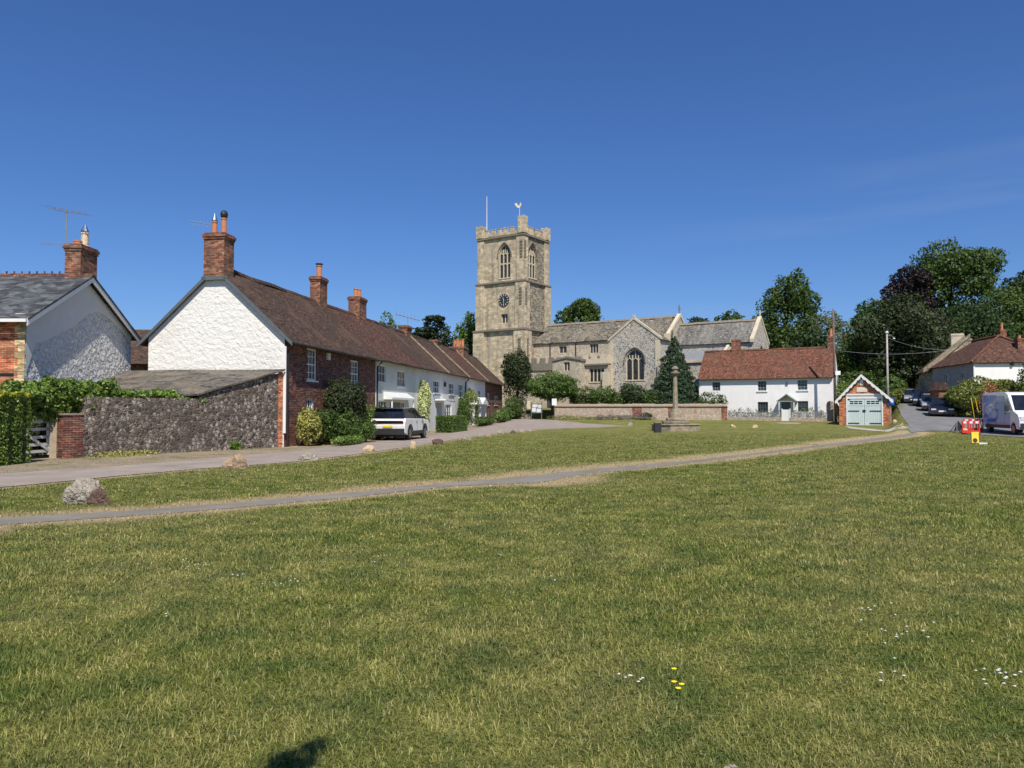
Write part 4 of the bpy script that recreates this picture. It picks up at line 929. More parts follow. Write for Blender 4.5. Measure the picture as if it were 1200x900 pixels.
# parapet with battlements and corner turrets
m = MB(); zp = zs[3] + .22; zt = ztop
for o, u_, n_, L_ in (((-TW, -.1, 0), U, NF, TW), ((.1, 0, 0), (0, 1, 0), (1, 0, 0), TD), ((-TW, TD + .1, 0), U, (0, 1, 0), TW), ((-TW - .1, 0, 0), (0, 1, 0), (-1, 0, 0), TD)):
    m.bb(o, u_, n_, 0, L_, zp, zt - .75, -.3, 0)
    x = 1.2
    while x < L_ - 1.2: m.bb(o, u_, n_, x, x + .62, zt - .75, zt - .25, -.3, 0); m.bb(o, u_, n_, x - .04, x + .66, zt - .25, zt - .15, -.34, .04); x += 1.05
par = m.build('parapet', MT['ashlar'], tower)
for cx, cy, zz in ((-.22, .22, 1.15), (-TW + .22, .22, .55), (-.22, TD - .22, .6), (-TW + .22, TD - .22, .5)):
    m = MB(); h_ = zt + zz - zp; m.box(cx - .5, cy - .5, zp, cx + .5, cy + .5, zp + h_ - .45)
    for a in (-1, 1):
        for b_ in (-1, 1): m.box(cx + a * .34 - .18, cy + b_ * .34 - .18, zp + h_ - .45, cx + a * .34 + .18, cy + b_ * .34 + .18, zp + h_)
    m.build('corner_turret', MT['ashlar'], tower)
def arch_window(parent, o, u, n, x0, z0, x1, z1, lights=3, recess=.32, transom=None, glass=None, hood=True, k=.85, louvre=False, stone=None):
    stone = stone or MT['stone']
    o = Vector(o); u = Vector(u); n = Vector(n); ol = arch(x0, z0, x1, z1, k)
    q = MB(); q.panel(o - n * recess, u, Z, ol); wn = q.build('window', glass or MT['glass_ch'], parent)
    f = MB(); mb_ = .13 if x1 - x0 > 1.2 else .09; zsn = z1 - (x1 - x0) * k
    lw = (x1 - x0) / lights
    def arc(ptsl, r_=mb_ / 2): f.tube([o - n * (recess - .06) + u * a + Z * c for a, c in ptsl], r_, 5)
    for i in range(1, lights):
        c = x0 + lw * i; f.bb(o - n * recess, u, n, c - mb_ / 2, c + mb_ / 2, z0, zsn + (z1 - zsn) * (.55 if lights > 2 else .85), .004, .13)
    for i in range(lights):
        a0 = x0 + lw * i; zt_ = zsn + lw * .55 if lights > 2 else zsn + lw * .5
        al = arch(a0, z0, a0 + lw, zt_, .7, 4)[2:]; arc(al, mb_ * .42)
        if lights > 2:
            arc([(a0 + lw / 2, zt_), (a0 + lw / 2, min(z1 - .1, zt_ + (z1 - zt_) * (.9 if i == 1 else .4)))], mb_ * .42)
    if transom:
        f.bb(o - n * recess, u, n, x0, x1, transom - mb_ / 2, transom + mb_ / 2, .004, .12)
        for i in range(lights): arc(arch(x0 + lw * i, z0, x0 + lw * (i + 1), transom - .05, .7, 4)[2:], mb_ * .42)
    ar = ol[1:] + [ol[0]]; f.tube([o - n * (recess - .06) + u * a + Z * c for a, c in ar], mb_ * .55, 6)
    f.bb(o, u, n, x0 - .1, x1 + .1, z0 - .15, z0, -.2, .06)
    f.build('tracery', stone, wn)
    if hood:
        h_ = MB(); e = .22; oo = arch(x0 - e, zsn - .2, x1 + e, z1 + e * 1.1, k)
        h_.tube([o + n * .06 + u * a + Z * c for a, c in oo[1:] + [oo[0]]], .09, 6); h_.build('hood_mould', MT['dark_stone'], wn)
    return wn
arch_window(tower, (0, 0, 0), U, NF, *bw, 3, .3, (bw[1] + bw[3]) / 2 - .35)
arch_window(tower, (0, 0, 0), (0, 1, 0), (1, 0, 0), *bE, 3, .3, (bw[1] + bw[3]) / 2 - .35)
wn = window(tower, (0, -.14, 0), U, NF, *tl, 2, 1, .3, MT['stone'], .08, .16, sill=False, glass=MT['glass_ch'])
# clock
ck = CH.face(590.5, 351.7, -.2); rad = .86
m = MB(); n = 28; V = []; 
for rr_, y in ((rad, -.16), (rad, -.26), (rad - .06, -.26)):
    V.append([(ck[0] + rr_ * math.cos(6.2832 * i / n), y, ck[1] + rr_ * math.sin(6.2832 * i / n)) for i in range(n)])
m.raw(V[0] + V[1] + V[2], [(i, (i + 1) % n, n + (i + 1) % n, n + i) for i in range(n)] + [(n + i, n + (i + 1) % n, 2 * n + (i + 1) % n, 2 * n + i) for i in range(n)] + [tuple(2 * n + i for i in range(n))])
m.build('clock_face', MT['clock'], tower)
m = MB(); y = -.275; g1 = MT['gold']
for i in range(12):
    a = 6.2832 * i / 12; d = Vector((math.sin(a), 0, math.cos(a))); s_ = Vector((math.cos(a), 0, -math.sin(a))) * .045
    c = Vector((ck[0], y, ck[1])); m.face([c + d * .60 - s_, c + d * .78 - s_, c + d * .78 + s_, c + d * .60 + s_])
m.build('hour_marks', g1, tower)
for a, ln, wd in ((R(345), .45, .06), (R(180), .68, .045)):
    m = MB(); d = Vector((math.sin(a), 0, math.cos(a))); s_ = Vector((math.cos(a), 0, -math.sin(a))) * wd; c = Vector((ck[0], -.29, ck[1]))
    m.face([c - d * .12 - s_, c + d * ln - s_ * .3, c + d * ln + s_ * .3, c - d * .12 + s_]); m.build('clock_hand', g1, tower)
# flagpole and weathercock
c = CH.face(570.5, 256, .6); zt_ = CH.face(570.5, 230, .6)[1]
MB().tube([(c[0], .6, zs[3]), (c[0], .6, zt_)], [.07, .04], 6).build('flagpole', MT['white_paint'], tower)
wc = CH.face(607.5, 241, .2); m = MB(); m.tube([(wc[0] + .2, .2, ztop), (wc[0] + .2, .2, wc[1] - .3)], .03, 5)
m.extr([(wc[0] - .65, .17, wc[1] + .35), (wc[0] - .35, .17, wc[1] - .05), (wc[0] - .1, .17, wc[1] - .3), (wc[0] + .25, .17, wc[1] - .35), (wc[0] + .42, .17, wc[1] - .05), (wc[0] + .45, .17, wc[1] + .3), (wc[0] + .32, .17, wc[1] + .38), (wc[0] + .2, .17, wc[1] + .02), (wc[0] - .1, .17, wc[1] + .0), (wc[0] - .3, .17, wc[1] + .42)], (0, .08, 0))
m.build('weathercock', MT['gold'], tower)
# nave
NY = 2.3; NR = 5.9; NE = 10.85; NZ = 13.55; ND = 2 * NR - NY
xN = CH.face(797, 367.5, NR)[0]
c1_ = CH.rect(655, 405.5, 664, 414, NY); c2_ = CH.rect(691, 402.5, 701, 414, NY)
m = MB(); m.panel((0, NY, 0), U, Z, rect(0, 0, xN, NE), [rect(*c1_), rect(*c2_)], .25)
m.panel((xN, NY, 0), (0, 1, 0), Z, [(0, 0), (ND - NY, 0), (ND - NY, NE), (NR - NY, NZ - .1), (0, NE)])
m.panel((xN, ND, 0), (-1, 0, 0), Z, rect(0, 0, xN, NE)); nave = m.build('nave', MT['wall_stone'], church)
for x in (CH.face(645, 400, NY)[0], CH.face(675, 400, NY)[0]): MB().tube([(x, NY - .08, 8.2), (x, NY - .08, NE - .1)], .07, 6).build('rainwater_pipe', MT['black'], nave)
def croof(par, name, x0, x1, y0, yr, ze, zr, y1, mt, seed=0, amp=.1, par_end=True):
    m = MB(); s_ = (zr - ze) / (yr - y0); o_ = .25
    m.grid((x0, y0 - o_, ze - o_ * s_ + .05), (x1, y0 - o_, ze - o_ * s_ + .05), (x1, yr, zr + .05), (x0, yr, zr + .05), int((x1 - x0) / .45), 10, amp, .16, seed)
    m.grid((x1, y1 + o_, ze - o_ * s_ + .05), (x0, y1 + o_, ze - o_ * s_ + .05), (x0, yr, zr + .05), (x1, yr, zr + .05), int((x1 - x0) / .45), 10, amp, .16, seed + 1)
    r_ = m.build(name, mt, par); q = MB(); x = x0; rr = random.Random(seed)
    while x < x1 - .1:
        e = min(x + .62, x1); d = rr.uniform(-.03, .03); q.extr([(x, yr - .28, zr - .05 + d), (x, yr, zr + .24 + d), (x, yr + .28, zr - .05 + d)], (e - x - .03, 0, 0)); x = e
    q.build('ridge_tiles', MT['dark_stone'], r_); return r_
croof(nave, 'nave_roof', .05, xN - .3, NY, NR, NE, NZ, ND, MT['stone_tile'], 21, .12)
m = MB()
for y in (0, 1):
    f = (lambda v: v) if not y else (lambda v: ND + NY - v)
    m.extr([(xN - .35, f(NY - .3), NE - .2), (xN - .35, f(NY - .3), NE + .25), (xN - .35, f(NR), NZ + .45), (xN - .35, f(NR), NZ)], (.45, 0, 0))
m.box(xN - .5, NY - .55, NE - .9, xN + .2, NY + .3, NE + .2); m.build('gable_coping', MT['stone'], nave)
m = MB(); m.tube([(xN - .1, NR, NZ + .3), (xN - .1, NR, NZ + 1.55)], .09, 6); m.box(xN - .14, NR - .35, NZ + .95, xN - .06, NR + .35, NZ + 1.12); m.build('gable_cross', MT['dark_stone'], nave)
for w_ in (c1_, c2_): window(nave, (0, NY, 0), U, NF, *w_, 3 if w_ is c2_ else 2, 1, .2, MT['stone'], .07, .10, sill=False, glass=MT['glass_ch'])
# south aisle with battlements
AY = -.9; xT0 = CH.face(714.5, 400, -1.2)[0]; xT1 = CH.face(772.5, 395, -1.2)[0]; za = CH.face(635, 433, AY)[1]; zb2 = CH.face(635, 421.5, AY)[1]
def battlement(m, o, u_, n_, L_, z0, z1, mw=.75, gw=.6, th=.3):
    m.bb(o, u_, n_, 0, L_, z0, z0 + (z1 - z0) * .55, -th, 0); x = 0
    while x < L_ - .2: m.bb(o, u_, n_, x, min(x + mw, L_), z0 + (z1 - z0) * .55, z1, -th, 0); x += mw + gw
m = MB(); m.panel((.5, AY, 0), U, Z, rect(0, 0, xT0 - .5, za), [], .25); m.face([(.5, AY, za), (xT0, AY, za), (xT0, NY, za + .6), (.5, NY, za + .6)])
aisle = m.build('south_aisle', MT['wall_stone'], church)
m = MB(); battlement(m, (.5, AY - .04, 0), U, NF, xT0 - .5, za, zb2 + .2); m.build('battlements', MT['dark_stone'], aisle)
MB().box(.5, AY - .14, za - .15, xT0, AY, za).build('string_course', MT['dark_stone'], aisle)
# porch with low gable
PY = -2.9; p0 = CH.face(647.5, 430, PY)[0]; p1 = CH.face(682, 430, PY)[0]; zq0 = CH.face(647.5, 424, PY)[1]; zq1 = CH.face(665, 419.5, PY)[1]
pw = CH.rect(660.5, 423.5, 667.5, 435, PY)
m = MB(); m.panel((p0, PY, 0), U, Z, [(0, 0), (p1 - p0, 0), (p1 - p0, zq0), ((p1 - p0) / 2, zq1), (0, zq0)], [rect(pw[0] - p0, pw[1], pw[2] - p0, min(pw[3], zq0 - .1))], .25)
m.panel((p1, PY, 0), (0, 1, 0), Z, rect(0, 0, AY - PY, zq0)); m.panel((p0, AY, 0), (0, -1, 0), Z, rect(0, 0, AY - PY, zq0))
porch = m.build('porch', MT['wall_stone'], church)
m = MB(); pm = (p0 + p1) / 2
for a_, b_ in ((p0 - .2, pm), (pm, p1 + .2)):
    za_, zb_ = (zq0, zq1) if a_ < pm - .5 else (zq1, zq0)
    m.extr([(a_, PY - .15, za_), (a_, PY - .15, za_ + .22), (b_, PY - .15, zb_ + .22), (b_, PY - .15, zb_)], (0, AY - PY + .1, 0))
m.build('porch_roof', MT['dark_stone'], porch)
window(porch, (0, PY, 0), U, NF, pw[0], pw[1], pw[2], min(pw[3], zq0 - .1), 2, 1, .2, MT['stone'], .08, .14, sill=False, glass=MT['glass_ch'])
# battlemented bay beside the transept
BY = -2.1; b0 = CH.face(683.5, 430, BY)[0]; b1 = CH.face(712.5, 430, BY)[0]; zbt = CH.face(700, 428, BY)[1]; zbc = CH.face(700, 415.5, BY)[1]; bwn = CH.rect(690.5, 431.5, 708, 448, BY)
m = MB(); m.panel((b0, BY, 0), U, Z, rect(0, 0, b1 - b0, zbt), [rect(bwn[0] - b0, bwn[1], min(bwn[2] - b0, b1 - b0 - .2), bwn[3])], .3); m.panel((b1, BY, 0), (0, 1, 0), Z, rect(0, 0, 1.1, zbt)); m.panel((b0, AY, 0), (0, -1, 0), Z, rect(0, 0, AY - BY, zbt))
m.face([(b0, BY, zbt), (b1, BY, zbt), (b1, AY, zbt), (b0, AY, zbt)])
bay = m.build('chapel_bay', MT['wall_stone'], church)
m = MB(); m.box(b0 - .1, BY - .25, zbt, b1 + .12, BY, zbt + .2); m.build('cornice', MT['dark_stone'], bay)
m = MB(); battlement(m, (b0, BY - .05, 0), U, NF, b1 - b0, zbt + .2, zbc, .6, .65); battlement(m, (b1 + .02, BY, 0), (0, 1, 0), (1, 0, 0), 1.0, zbt + .2, zbc, .6, .65); m.build('battlements', MT['stone'], bay)
window(bay, (0, BY, 0), U, NF, bwn[0], bwn[1], min(bwn[2], b1 - .2), bwn[3], 4, 1, .22, MT['stone'], .09, .15, sill=True, glass=MT['glass_ch'])
m = MB(); m.box(b1 - .55, BY - .5, 0, b1 + .3, BY - .01, zbt - .9); m.box(b0 - .3, BY - .45, 0, b0 + .25, BY - .01, zbt - 1.2); m.build('buttress', MT['stone'], bay)
# south transept
TY = -1.2; TE = 10.3; TZ = CH.face(742, 374.5, TY)[1]; tm = (xT0 + xT1) / 2; tw = CH.rect(733.5, 409.5, 754.5, 445, TY)
m = MB(); m.panel((xT0, TY, 0), U, Z, [(0, 0), (xT1 - xT0, 0), (xT1 - xT0, TE), (tm - xT0, TZ), (0, TE)], [arch(tw[0] - xT0, tw[1], tw[2] - xT0, tw[3], .62)], .35)
m.panel((xT1, TY, 0), (0, 1, 0), Z, rect(0, 0, 4.2, TE)); m.panel((xT0, 3, 0), (0, -1, 0), Z, rect(0, 0, 4.2, TE))
tr_p = m.build('transept', MT['church_flint'], church)
arch_window(tr_p, (0, TY, 0), U, NF, *tw, 3, .3, None, None, True, .62)
m = MB()
for sg in (0, 1):
    xa, xb = ((xT0 - .25, tm) if not sg else (xT1 + .25, tm)); s_ = (TZ - TE) / (tm - xT0)
    m.extr([(xa, TY - .08, TE - .25 * s_), (xa, TY - .08, TE - .25 * s_ + .3), (xb, TY - .08, TZ + .32), (xb, TY - .08, TZ + .02)], (0, .4, 0))
m.box(tm - .12, TY - .1, TZ + .25, tm + .12, TY + .2, TZ + .6)
m.build('gable_coping', MT['stone'], tr_p)
m = MB(); s_ = (TZ - TE) / (tm - xT0)
m.grid((xT0 - .3, NR, TE - .3 * s_), (xT0 - .3, TY + .3, TE - .3 * s_), (tm, TY + .3, TZ + .02), (tm, NR, TZ + .02), 10, 8, .06, .15, 31)
m.grid((xT1 + .3, TY + .3, TE - .3 * s_), (xT1 + .3, NR, TE - .3 * s_), (tm, NR, TZ + .02), (tm, TY + .3, TZ + .02), 10, 8, .06, .15, 32); m.build('transept_roof', MT['stone_tile'], tr_p)
m = MB()
for xa in (xT0 - .12, xT1 - .5): m.box(xa, TY - .09, 0, xa + .62, TY + .0, TE - .3)
m.build('corner_dressing', MT['stone'], tr_p)
m = MB(); m.box(xT1 - .1, TY - .7, 0, xT1 + .7, TY - .1, 5.5); m.box(xT1 - .1, TY - .4, 5.5, xT1 + .5, TY - .1, 7.2); m.build('buttress', MT['church_flint'], tr_p)
# chancel
xC1 = CH.face(892, 370, NR)[0]; CE = 9.75; CZ = CH.face(893, 374, NR)[1]; CY = NY + .5; CD = 2 * NR - CY
m = MB(); m.panel((xN, CY, 0), U, Z, rect(0, 0, xC1 - xN, CE)); m.panel((xC1, CY, 0), (0, 1, 0), Z, [(0, 0), (CD - CY, 0), (CD - CY, CE + .2), (NR - CY, CZ + .25), (0, CE + .2)], [arch(1.8, 5.2, 4.4, 9.4)], .3)
m.panel((xC1, CD, 0), (-1, 0, 0), Z, rect(0, 0, xC1 - xN, CE)); ch = m.build('chancel', MT['church_flint'], church)
croof(ch, 'chancel_roof', xN, xC1 - .35, CY, NR, CE, CZ - .1, CD, MT['stone_slate'], 41, .05)
m = MB()
for sg in (0, 1):
    f = (lambda v: v) if not sg else (lambda v: CY + CD - v)
    m.extr([(xC1 - .4, f(CY - .3), CE - .2), (xC1 - .4, f(CY - .3), CE + .2), (xC1 - .4, f(NR), CZ + .4), (xC1 - .4, f(NR), CZ)], (.45, 0, 0))
m.build('gable_coping', MT['stone'], ch)
m = MB(); m.tube([(xC1 - .15, NR, CZ + .3), (xC1 - .15, NR, CZ + 1.1)], .08, 6); m.box(xC1 - .19, NR - .28, CZ + .7, xC1 - .11, NR + .28, CZ + .84); m.build('gable_cross', MT['stone'], ch)
vy = .2; v0 = xN - 1.0; v1 = CH.face(846, 410, vy)[0]; zv = CH.face(800, 425, vy)[1]; zv2 = CE - .9
m = MB(); m.panel((v0, vy, 0), U, Z, rect(0, 0, v1 - v0, zv)); m.panel((v1, vy, 0), (0, 1, 0), Z, [(0, 0), (CY - vy, 0), (CY - vy, zv2), (0, zv)])
ve = m.build('vestry', MT['church_flint'], ch)
m = MB(); m.grid((v0, vy - .2, zv), (v1 - .2, vy - .2, zv), (v1 - .2, CY, zv2), (v0, CY, zv2), 12, 4, .02, .1, 5); m.build('vestry_roof', MT['lead'], ve)
m = MB(); m.box(v0, vy - .2, zv - .05, v1, vy + .0, zv + .35); m.extr([(v1 - .25, vy - .2, zv), (v1 - .25, vy - .2, zv + .5), (v1 - .25, CY, zv2 + .6), (v1 - .25, CY, zv2)], (.35, 0, 0)); m.build('vestry_parapet', MT['stone'], ve)

# ------------------------------------------------------------------ white cottage beside the green
WA = math.atan2(-.469, .883); WC = Fr(21.05, 86.4, .45, WA); WL = 13.95; WD = 6.0
t = thing('white_cottage', 'long white cottage with red clay tiled roof, small gabled porch and lavender fence', 'house', (21.05, 86.4, .45), WA)
WE = 4.75; WR = 7.85
wl = [(834.7, 447.8, 844, 458), (888, 446.5, 898, 458), (934.7, 445.2, 946, 457), (888, 471, 900, 483.5), (935, 470, 947, 482.5)]
WW = [WC.rect(*q) for q in wl]; WW = [(a, b_, c, min(d, WE - .12)) for a, b_, c, d in WW]
dr0 = WC.face(916, 490)[0]; dr1 = WC.face(926.5, 490)[0]
cottage(t, 0, WL, MT['cottage_white'], MT['tile_orange'], [rect(*q) for q in WW], None, WE, WR, True, True, .3, 15, WD, vo=.08, amp=.09)
for i, q in enumerate(WW): window(t, (0, 0, 0), U, NF, *q, 3 if i != 3 else 4, 3 if i < 3 else 2, .14, MT['greypaint'] if i < 3 else MT['shade_grey'], .06, .035, sill=False)
for q in WW[1:3]: MB().bb((0, 0, 0), U, NF, q[0] - .12, q[2] + .12, q[1] - .13, q[1] - .0, -.04, .09).build('sill', MT['white_paint'], t)
MB().bb((0, 0, 0), U, NF, dr0, dr1, 0, 1.95, .003, .04).build('door', MT['shade_grey'], t)
pp0 = WC.face(912.5, 480, -1.1)[0]; pp1 = WC.face(931, 480, -1.1)[0]; pm = (pp0 + pp1) / 2
for x in (pp0, pp1 - .09): MB().box(x, -1.1, 0, x + .09, -1.01, 2.05).build('porch_post', MT['white_paint'], t)
m = MB(); m.extr([(pp0 - .15, -1.2, 2.02), (pm, -1.2, 2.72), (pm, -1.2, 2.82), (pp0 - .25, -1.2, 2.05)], (0, 1.2, 0)); m.extr([(pp1 + .15, -1.2, 2.02), (pm, -1.2, 2.72), (pm, -1.2, 2.82), (pp1 + .25, -1.2, 2.05)], (0, 1.2, 0)); m.box(pp0, -1.1, 1.98, pp1, -1.03, 2.06); m.build('porch_roof', MT['greypaint'], t)
for (pxl, pxr, ptop, pb) in ((858, 867.5, 398, 0),):
    a = WC.face(pxl, 405, WD / 2)[0]; b_ = WC.face(pxr, 405, WD / 2)[0]; z_ = WC.face(862, ptop, WD / 2)[1]; chimney(t, a, b_, WD / 2 - .35, WD / 2 + .35, 7.2, z_, [], cap=.04)
a = WL - .72; z_ = WC.face(970, 394.5, WD / 2)[1]; chimney(t, a, WL - .1, WD / 2 - .35, WD / 2 + .35, 7.0, z_, [(WL - .4, WD / 2, .85, .16, 'p')], cap=.05)
a = WC.face(922, 450); MB().bb((0, 0, 0), U, NF, a[0] - .12, a[0] + .12, a[1] - .12, a[1] + .15, 0, .1).build('wall_lamp', MT['shade_grey'], t)
# low garden wall, lavender planting and picket fence in front of it
for j, (pa, pb) in enumerate(((853, 916), (926, 969))):
    a = WC.face(pa, 490, -2.6)[0]; b_ = WC.face(pb, 490, -2.6)[0]
    p = thing('picket_fence', ['pale weathered picket fence along the front of the white cottage, left of its gate', 'shorter pale picket fence right of the white cottage gate'][j], 'fence', (21.05, 86.4, .35), WA, 'picket fences of the white cottage')
    MB().box(a, -2.75, -.2, b_, -2.45, .42).build('fence_base_wall', MT['yard_wall'], p)
    m = MB(); x = a
    while x < b_: m.box(x, -2.62, .423, x + .06, -2.59, 1.02 + rr.uniform(-.04, .02)); x += .14
    m.box(a, -2.588, .55, b_, -2.56, .61); m.box(a, -2.588, .85, b_, -2.56, .91); m.build('pickets', MT['lead'], p)
    q = thing('lavender_border', ['grey-green lavender border behind the left picket fence', 'grey-green lavender border behind the right picket fence'][j], 'plants', (21.05, 86.4, .4), WA, 'cottage garden borders')
    crown('foliage', q, LM['airy'], [(x, -2.0, .55, .5, .3, .55 + rr.uniform(0, .35)) for x in np.arange(a + .4, b_ - .2, .8)], 1500 if j == 0 else 900, .12, 50 + j)
p = thing('garden_gate', 'small white wicket gate leading to the porch of the white cottage', 'gate', (21.05, 86.4, .35), WA)
a = WC.face(917.5, 490, -2.6)[0]; b_ = WC.face(925, 490, -2.6)[0]
m = MB(); m.box(a, -2.62, .05, b_, -2.58, 1.25); m.build('gate_panel', MT['white_paint'], p)
MB().box(a - .12, -2.68, -.1, a - .01, -2.56, 1.35).build('gate_post', MT['white_paint'], p); MB().box(b_ + .01, -2.68, -.1, b_ + .12, -2.56, 1.35).build('gate_post', MT['white_paint'], p)
g = G(924, 496.5); p = thing('stone_step', 'pale concrete step slab on the grass before the white cottage gate', 'step', (g.x, g.y, g.z), WA); MB().box(-1.0, -.3, -.1, 1.0, .9, .09).build('slab', conc_m, p)
pr = WC.face(973, 490, -1.6); wp = (21.05 + math.cos(WA) * pr[0] + math.sin(-WA) * -1.6, 86.4 + math.sin(WA) * pr[0] + math.cos(WA) * -1.6)
t = thing('brick_pier', 'rounded brick garden pier between the white cottage and the telegraph pole', 'pier', (wp[0], wp[1], .35), WA)
m = MB(); m.extr([(-.38, 0, -.2), (.38, 0, -.2), (.38, 0, 1.75), (.25, 0, 2.05), (0, 0, 2.15), (-.25, 0, 2.05), (-.38, 0, 1.75)], (0, .5, 0)); m.build('pier', MT['yard_wall'], t)

# ------------------------------------------------------------------ garage (old engine house)
gl = P(983.6, 500, 70); gr_ = P(1042.6, 500, 68.1); gv = Vector((gr_.x - gl.x, gr_.y - gl.y, 0)); GA = math.atan2(gv.y, gv.x); GW = gv.length
gz = .16; GF = Fr(gl.x, gl.y, gz, GA)
t = thing('garage', 'small brick garage with pale blue-green double doors and scalloped white bargeboards', 'garage', (gl.x, gl.y, gz), GA)
dz = GF.rect(992, 463, 1034.5, 499.5); ap = GF.face(1009.5, 440, 0); ez = GF.face(984, 467, 0)[1]; gm_ = GW / 2 - .18
m = MB(); m.panel((0, 0, 0), U, Z, [(0, -.2), (GW, -.2), (GW, ez), (gm_, ap[1] - .1), (0, ez)], [rect(dz[0], .0, dz[2], dz[3])], .2)
m.panel((GW, 0, -.2), (0, 1, 0), Z, rect(0, 0, 6.5, ez + .2)); m.panel((0, 6.5, -.2), (0, -1, 0), Z, rect(0, 0, 6.5, ez + .2)); m.panel((GW, 6.5, 0), (-1, 0, 0), Z, [(0, 0), (GW, 0), (GW, ez), (GW - gm_, ap[1] - .1), (0, ez)])
m.build('wall', MT['brick_orange'], t)
s1 = (ap[1] - ez) / gm_; s2 = (ap[1] - ez) / (GW - gm_); m = MB()
m.grid((-.25, 6.7, ez - .25 * s1 + .08), (-.25, -.25, ez - .25 * s1 + .08), (gm_, -.25, ap[1] + .08), (gm_, 6.7, ap[1] + .08), 14, 6, .02, .08, 3)
m.grid((GW + .25, -.25, ez - .25 * s2 + .08), (GW + .25, 6.7, ez - .25 * s2 + .08), (gm_, 6.7, ap[1] + .08), (gm_, -.25, ap[1] + .08), 14, 6, .02, .08, 4); m.build('roof', MT['slate'], t)
for sg, xe_, s_ in ((0, -.32, s1), (1, GW + .32, s2)):
    m = MB(); n = 7; xs_ = np.linspace(xe_, gm_, n * 4 + 1); top = []; bot = []
    for i, x in enumerate(xs_):
        zt_ = ap[1] + .12 - abs(x - gm_) * s_; top.append((x, -.3, zt_)); bot.append((x, -.3, zt_ - .22 - .12 * abs(math.sin(math.pi * i / 4))))
    for i in range(len(xs_) - 1): m.extr([top[i], top[i + 1], bot[i + 1], bot[i]], (0, .05, 0))
    m.build('bargeboard', MT['white_paint'], t)
fw = .12; f = MB(); f.bb((0, 0, 0), U, NF, dz[0], dz[0] + fw, 0, dz[3], -.12, .03); f.bb((0, 0, 0), U, NF, dz[2] - fw, dz[2], 0, dz[3], -.12, .03); f.bb((0, 0, 0), U, NF, dz[0] - .1, dz[2] + .1, dz[3] - .02, dz[3] + .12, -.05, .06); f.bb((0, 0, 0), U, NF, dz[0] + fw, dz[2] - fw, dz[3] - .32, dz[3] - .022, -.12, .0)
f.build('door_frame', MT['white_paint'], t)
dm = (dz[0] + dz[2]) / 2; dt_ = dz[3] - .33
for k_, (xa, xb) in enumerate(((dz[0] + fw + .01, dm - .01), (dm + .01, dz[2] - fw - .01))):
    m = MB(); x = xa; nb = 8; bw_ = (xb - xa) / nb
    for i in range(nb): m.bb((0, 0, 0), U, NF, xa + i * bw_ + .008, xa + (i + 1) * bw_ - .008, .03, dt_ - .62, -.11, -.06)
    m.bb((0, 0, 0), U, NF, xa, xb, dt_ - .62, dt_ - .52, -.11, -.04); m.bb((0, 0, 0), U, NF, xa, xb, dt_ - .16, dt_, -.11, -.04); m.bb((0, 0, 0), U, NF, xa, xb, .02, dt_, -.14, -.11)
    for xx_ in (xa, xb - .14): m.bb((0, 0, 0), U, NF, xx_, xx_ + .14, dt_ - .52, dt_ - .16, -.11, -.04)
    d_ = m.build('garage_door', MT['teal'], t)
    window(d_, (0, 0, 0), U, NF, xa + .14, dt_ - .52, xb - .14, dt_ - .16, 3, 2, .085, MT['teal'], .03, .05, sill=False)
    for zz in (.22, 1.32, dt_ - .08):
        e = xa if k_ == 0 else xb; L_ = .95 if zz < 2 else .2
        MB().bb((0, 0, 0), U, NF, *((e, e + L_) if k_ == 0 else (e - L_, e)), zz - .035, zz + .035, -.04, -.02).build('strap_hinge', MT['black'], d_)
MB().bb((0, 0, 0), U, NF, dm - .14, dm + .1, 1.25, 1.42, -.04, .0).build('lock_plate', MT['black'], t)
sg = GF.rect(1004, 454, 1016, 459.3); b_ = MB().bb((0, 0, 0), U, NF, *[sg[0], sg[2], sg[1], sg[3]], .003, .04).build('sign_board', MT['white_paint'], t)
MB().bb((0, 0, 0), U, NF, sg[0] + .03, sg[2] - .03, sg[1] + .03, sg[3] - .03, .041, .044).build('sign_panel', plain('cream_sign_panel', (.72, .66, .52), .6), b_)
nn = GF.rect(1007.7, 444.5, 1011.5, 451.5); MB().bb((0, 0, 0), U, NF, nn[0], nn[2], nn[1], nn[3], .002, .06).build('bell_niche', MT['white_paint'], t)

# ------------------------------------------------------------------ churchyard wall
w0 = Gy(650, 84.0); w1 = Gy(852, 81.8); wv = w1 - w0; wv.z = 0; wa = math.atan2(wv.y, wv.x); wL = wv.length
CW = Fr(w0.x, w0.y, .42, wa)
t = thing('churchyard_wall', 'long low churchyard wall of flint with brick-edged coping behind the stone cross', 'wall', (w0.x, w0.y, .42), wa)
zt_ = CW.face(750, 473.5, 0)[1]
MB().bb((0, 0, 0), U, NF, 0, wL, -.3, zt_ - .28, -.4, 0).build('wall_face', MT['yard_wall'], t)
m = MB(); x = 0; rr = random.Random(3)
while x < wL:
    e = min(wL, x + rr.uniform(.35, .8)); j = rr.uniform(-.03, .03)
    m.extr([(x, .08, zt_ - .28), (x, .10, zt_ - .16), (x, -.2, zt_ + j), (x, -.46, zt_ - .16), (x, -.46, zt_ - .28)][::1] if False else [(x, -.12, zt_ - .28), (x, -.12, zt_ - .17), (x, .2, zt_ + .02 + j), (x, .5, zt_ - .17), (x, .5, zt_ - .28)], (e - x - .01, 0, 0)); x = e
m.build('coping', MT['coping'], t)
MB().bb((0, 0, 0), U, NF, wL - .6, wL + .02, -.3, zt_ - .28, -.42, .03).build('brick_end_pier', MT['brick_chim'], t)
for (pxa, pxb, lb) in ((741, 752, 'a'), (783, 790, 'b')):
    a = CW.face(pxa, 485, 0)[0]; b_ = CW.face(pxb, 485, 0)[0]; MB().bb((0, 0, 0), U, NF, a, b_, -.2, zt_ - .3, .001, .02).build('brick_patch', MT['brick_chim'], t)
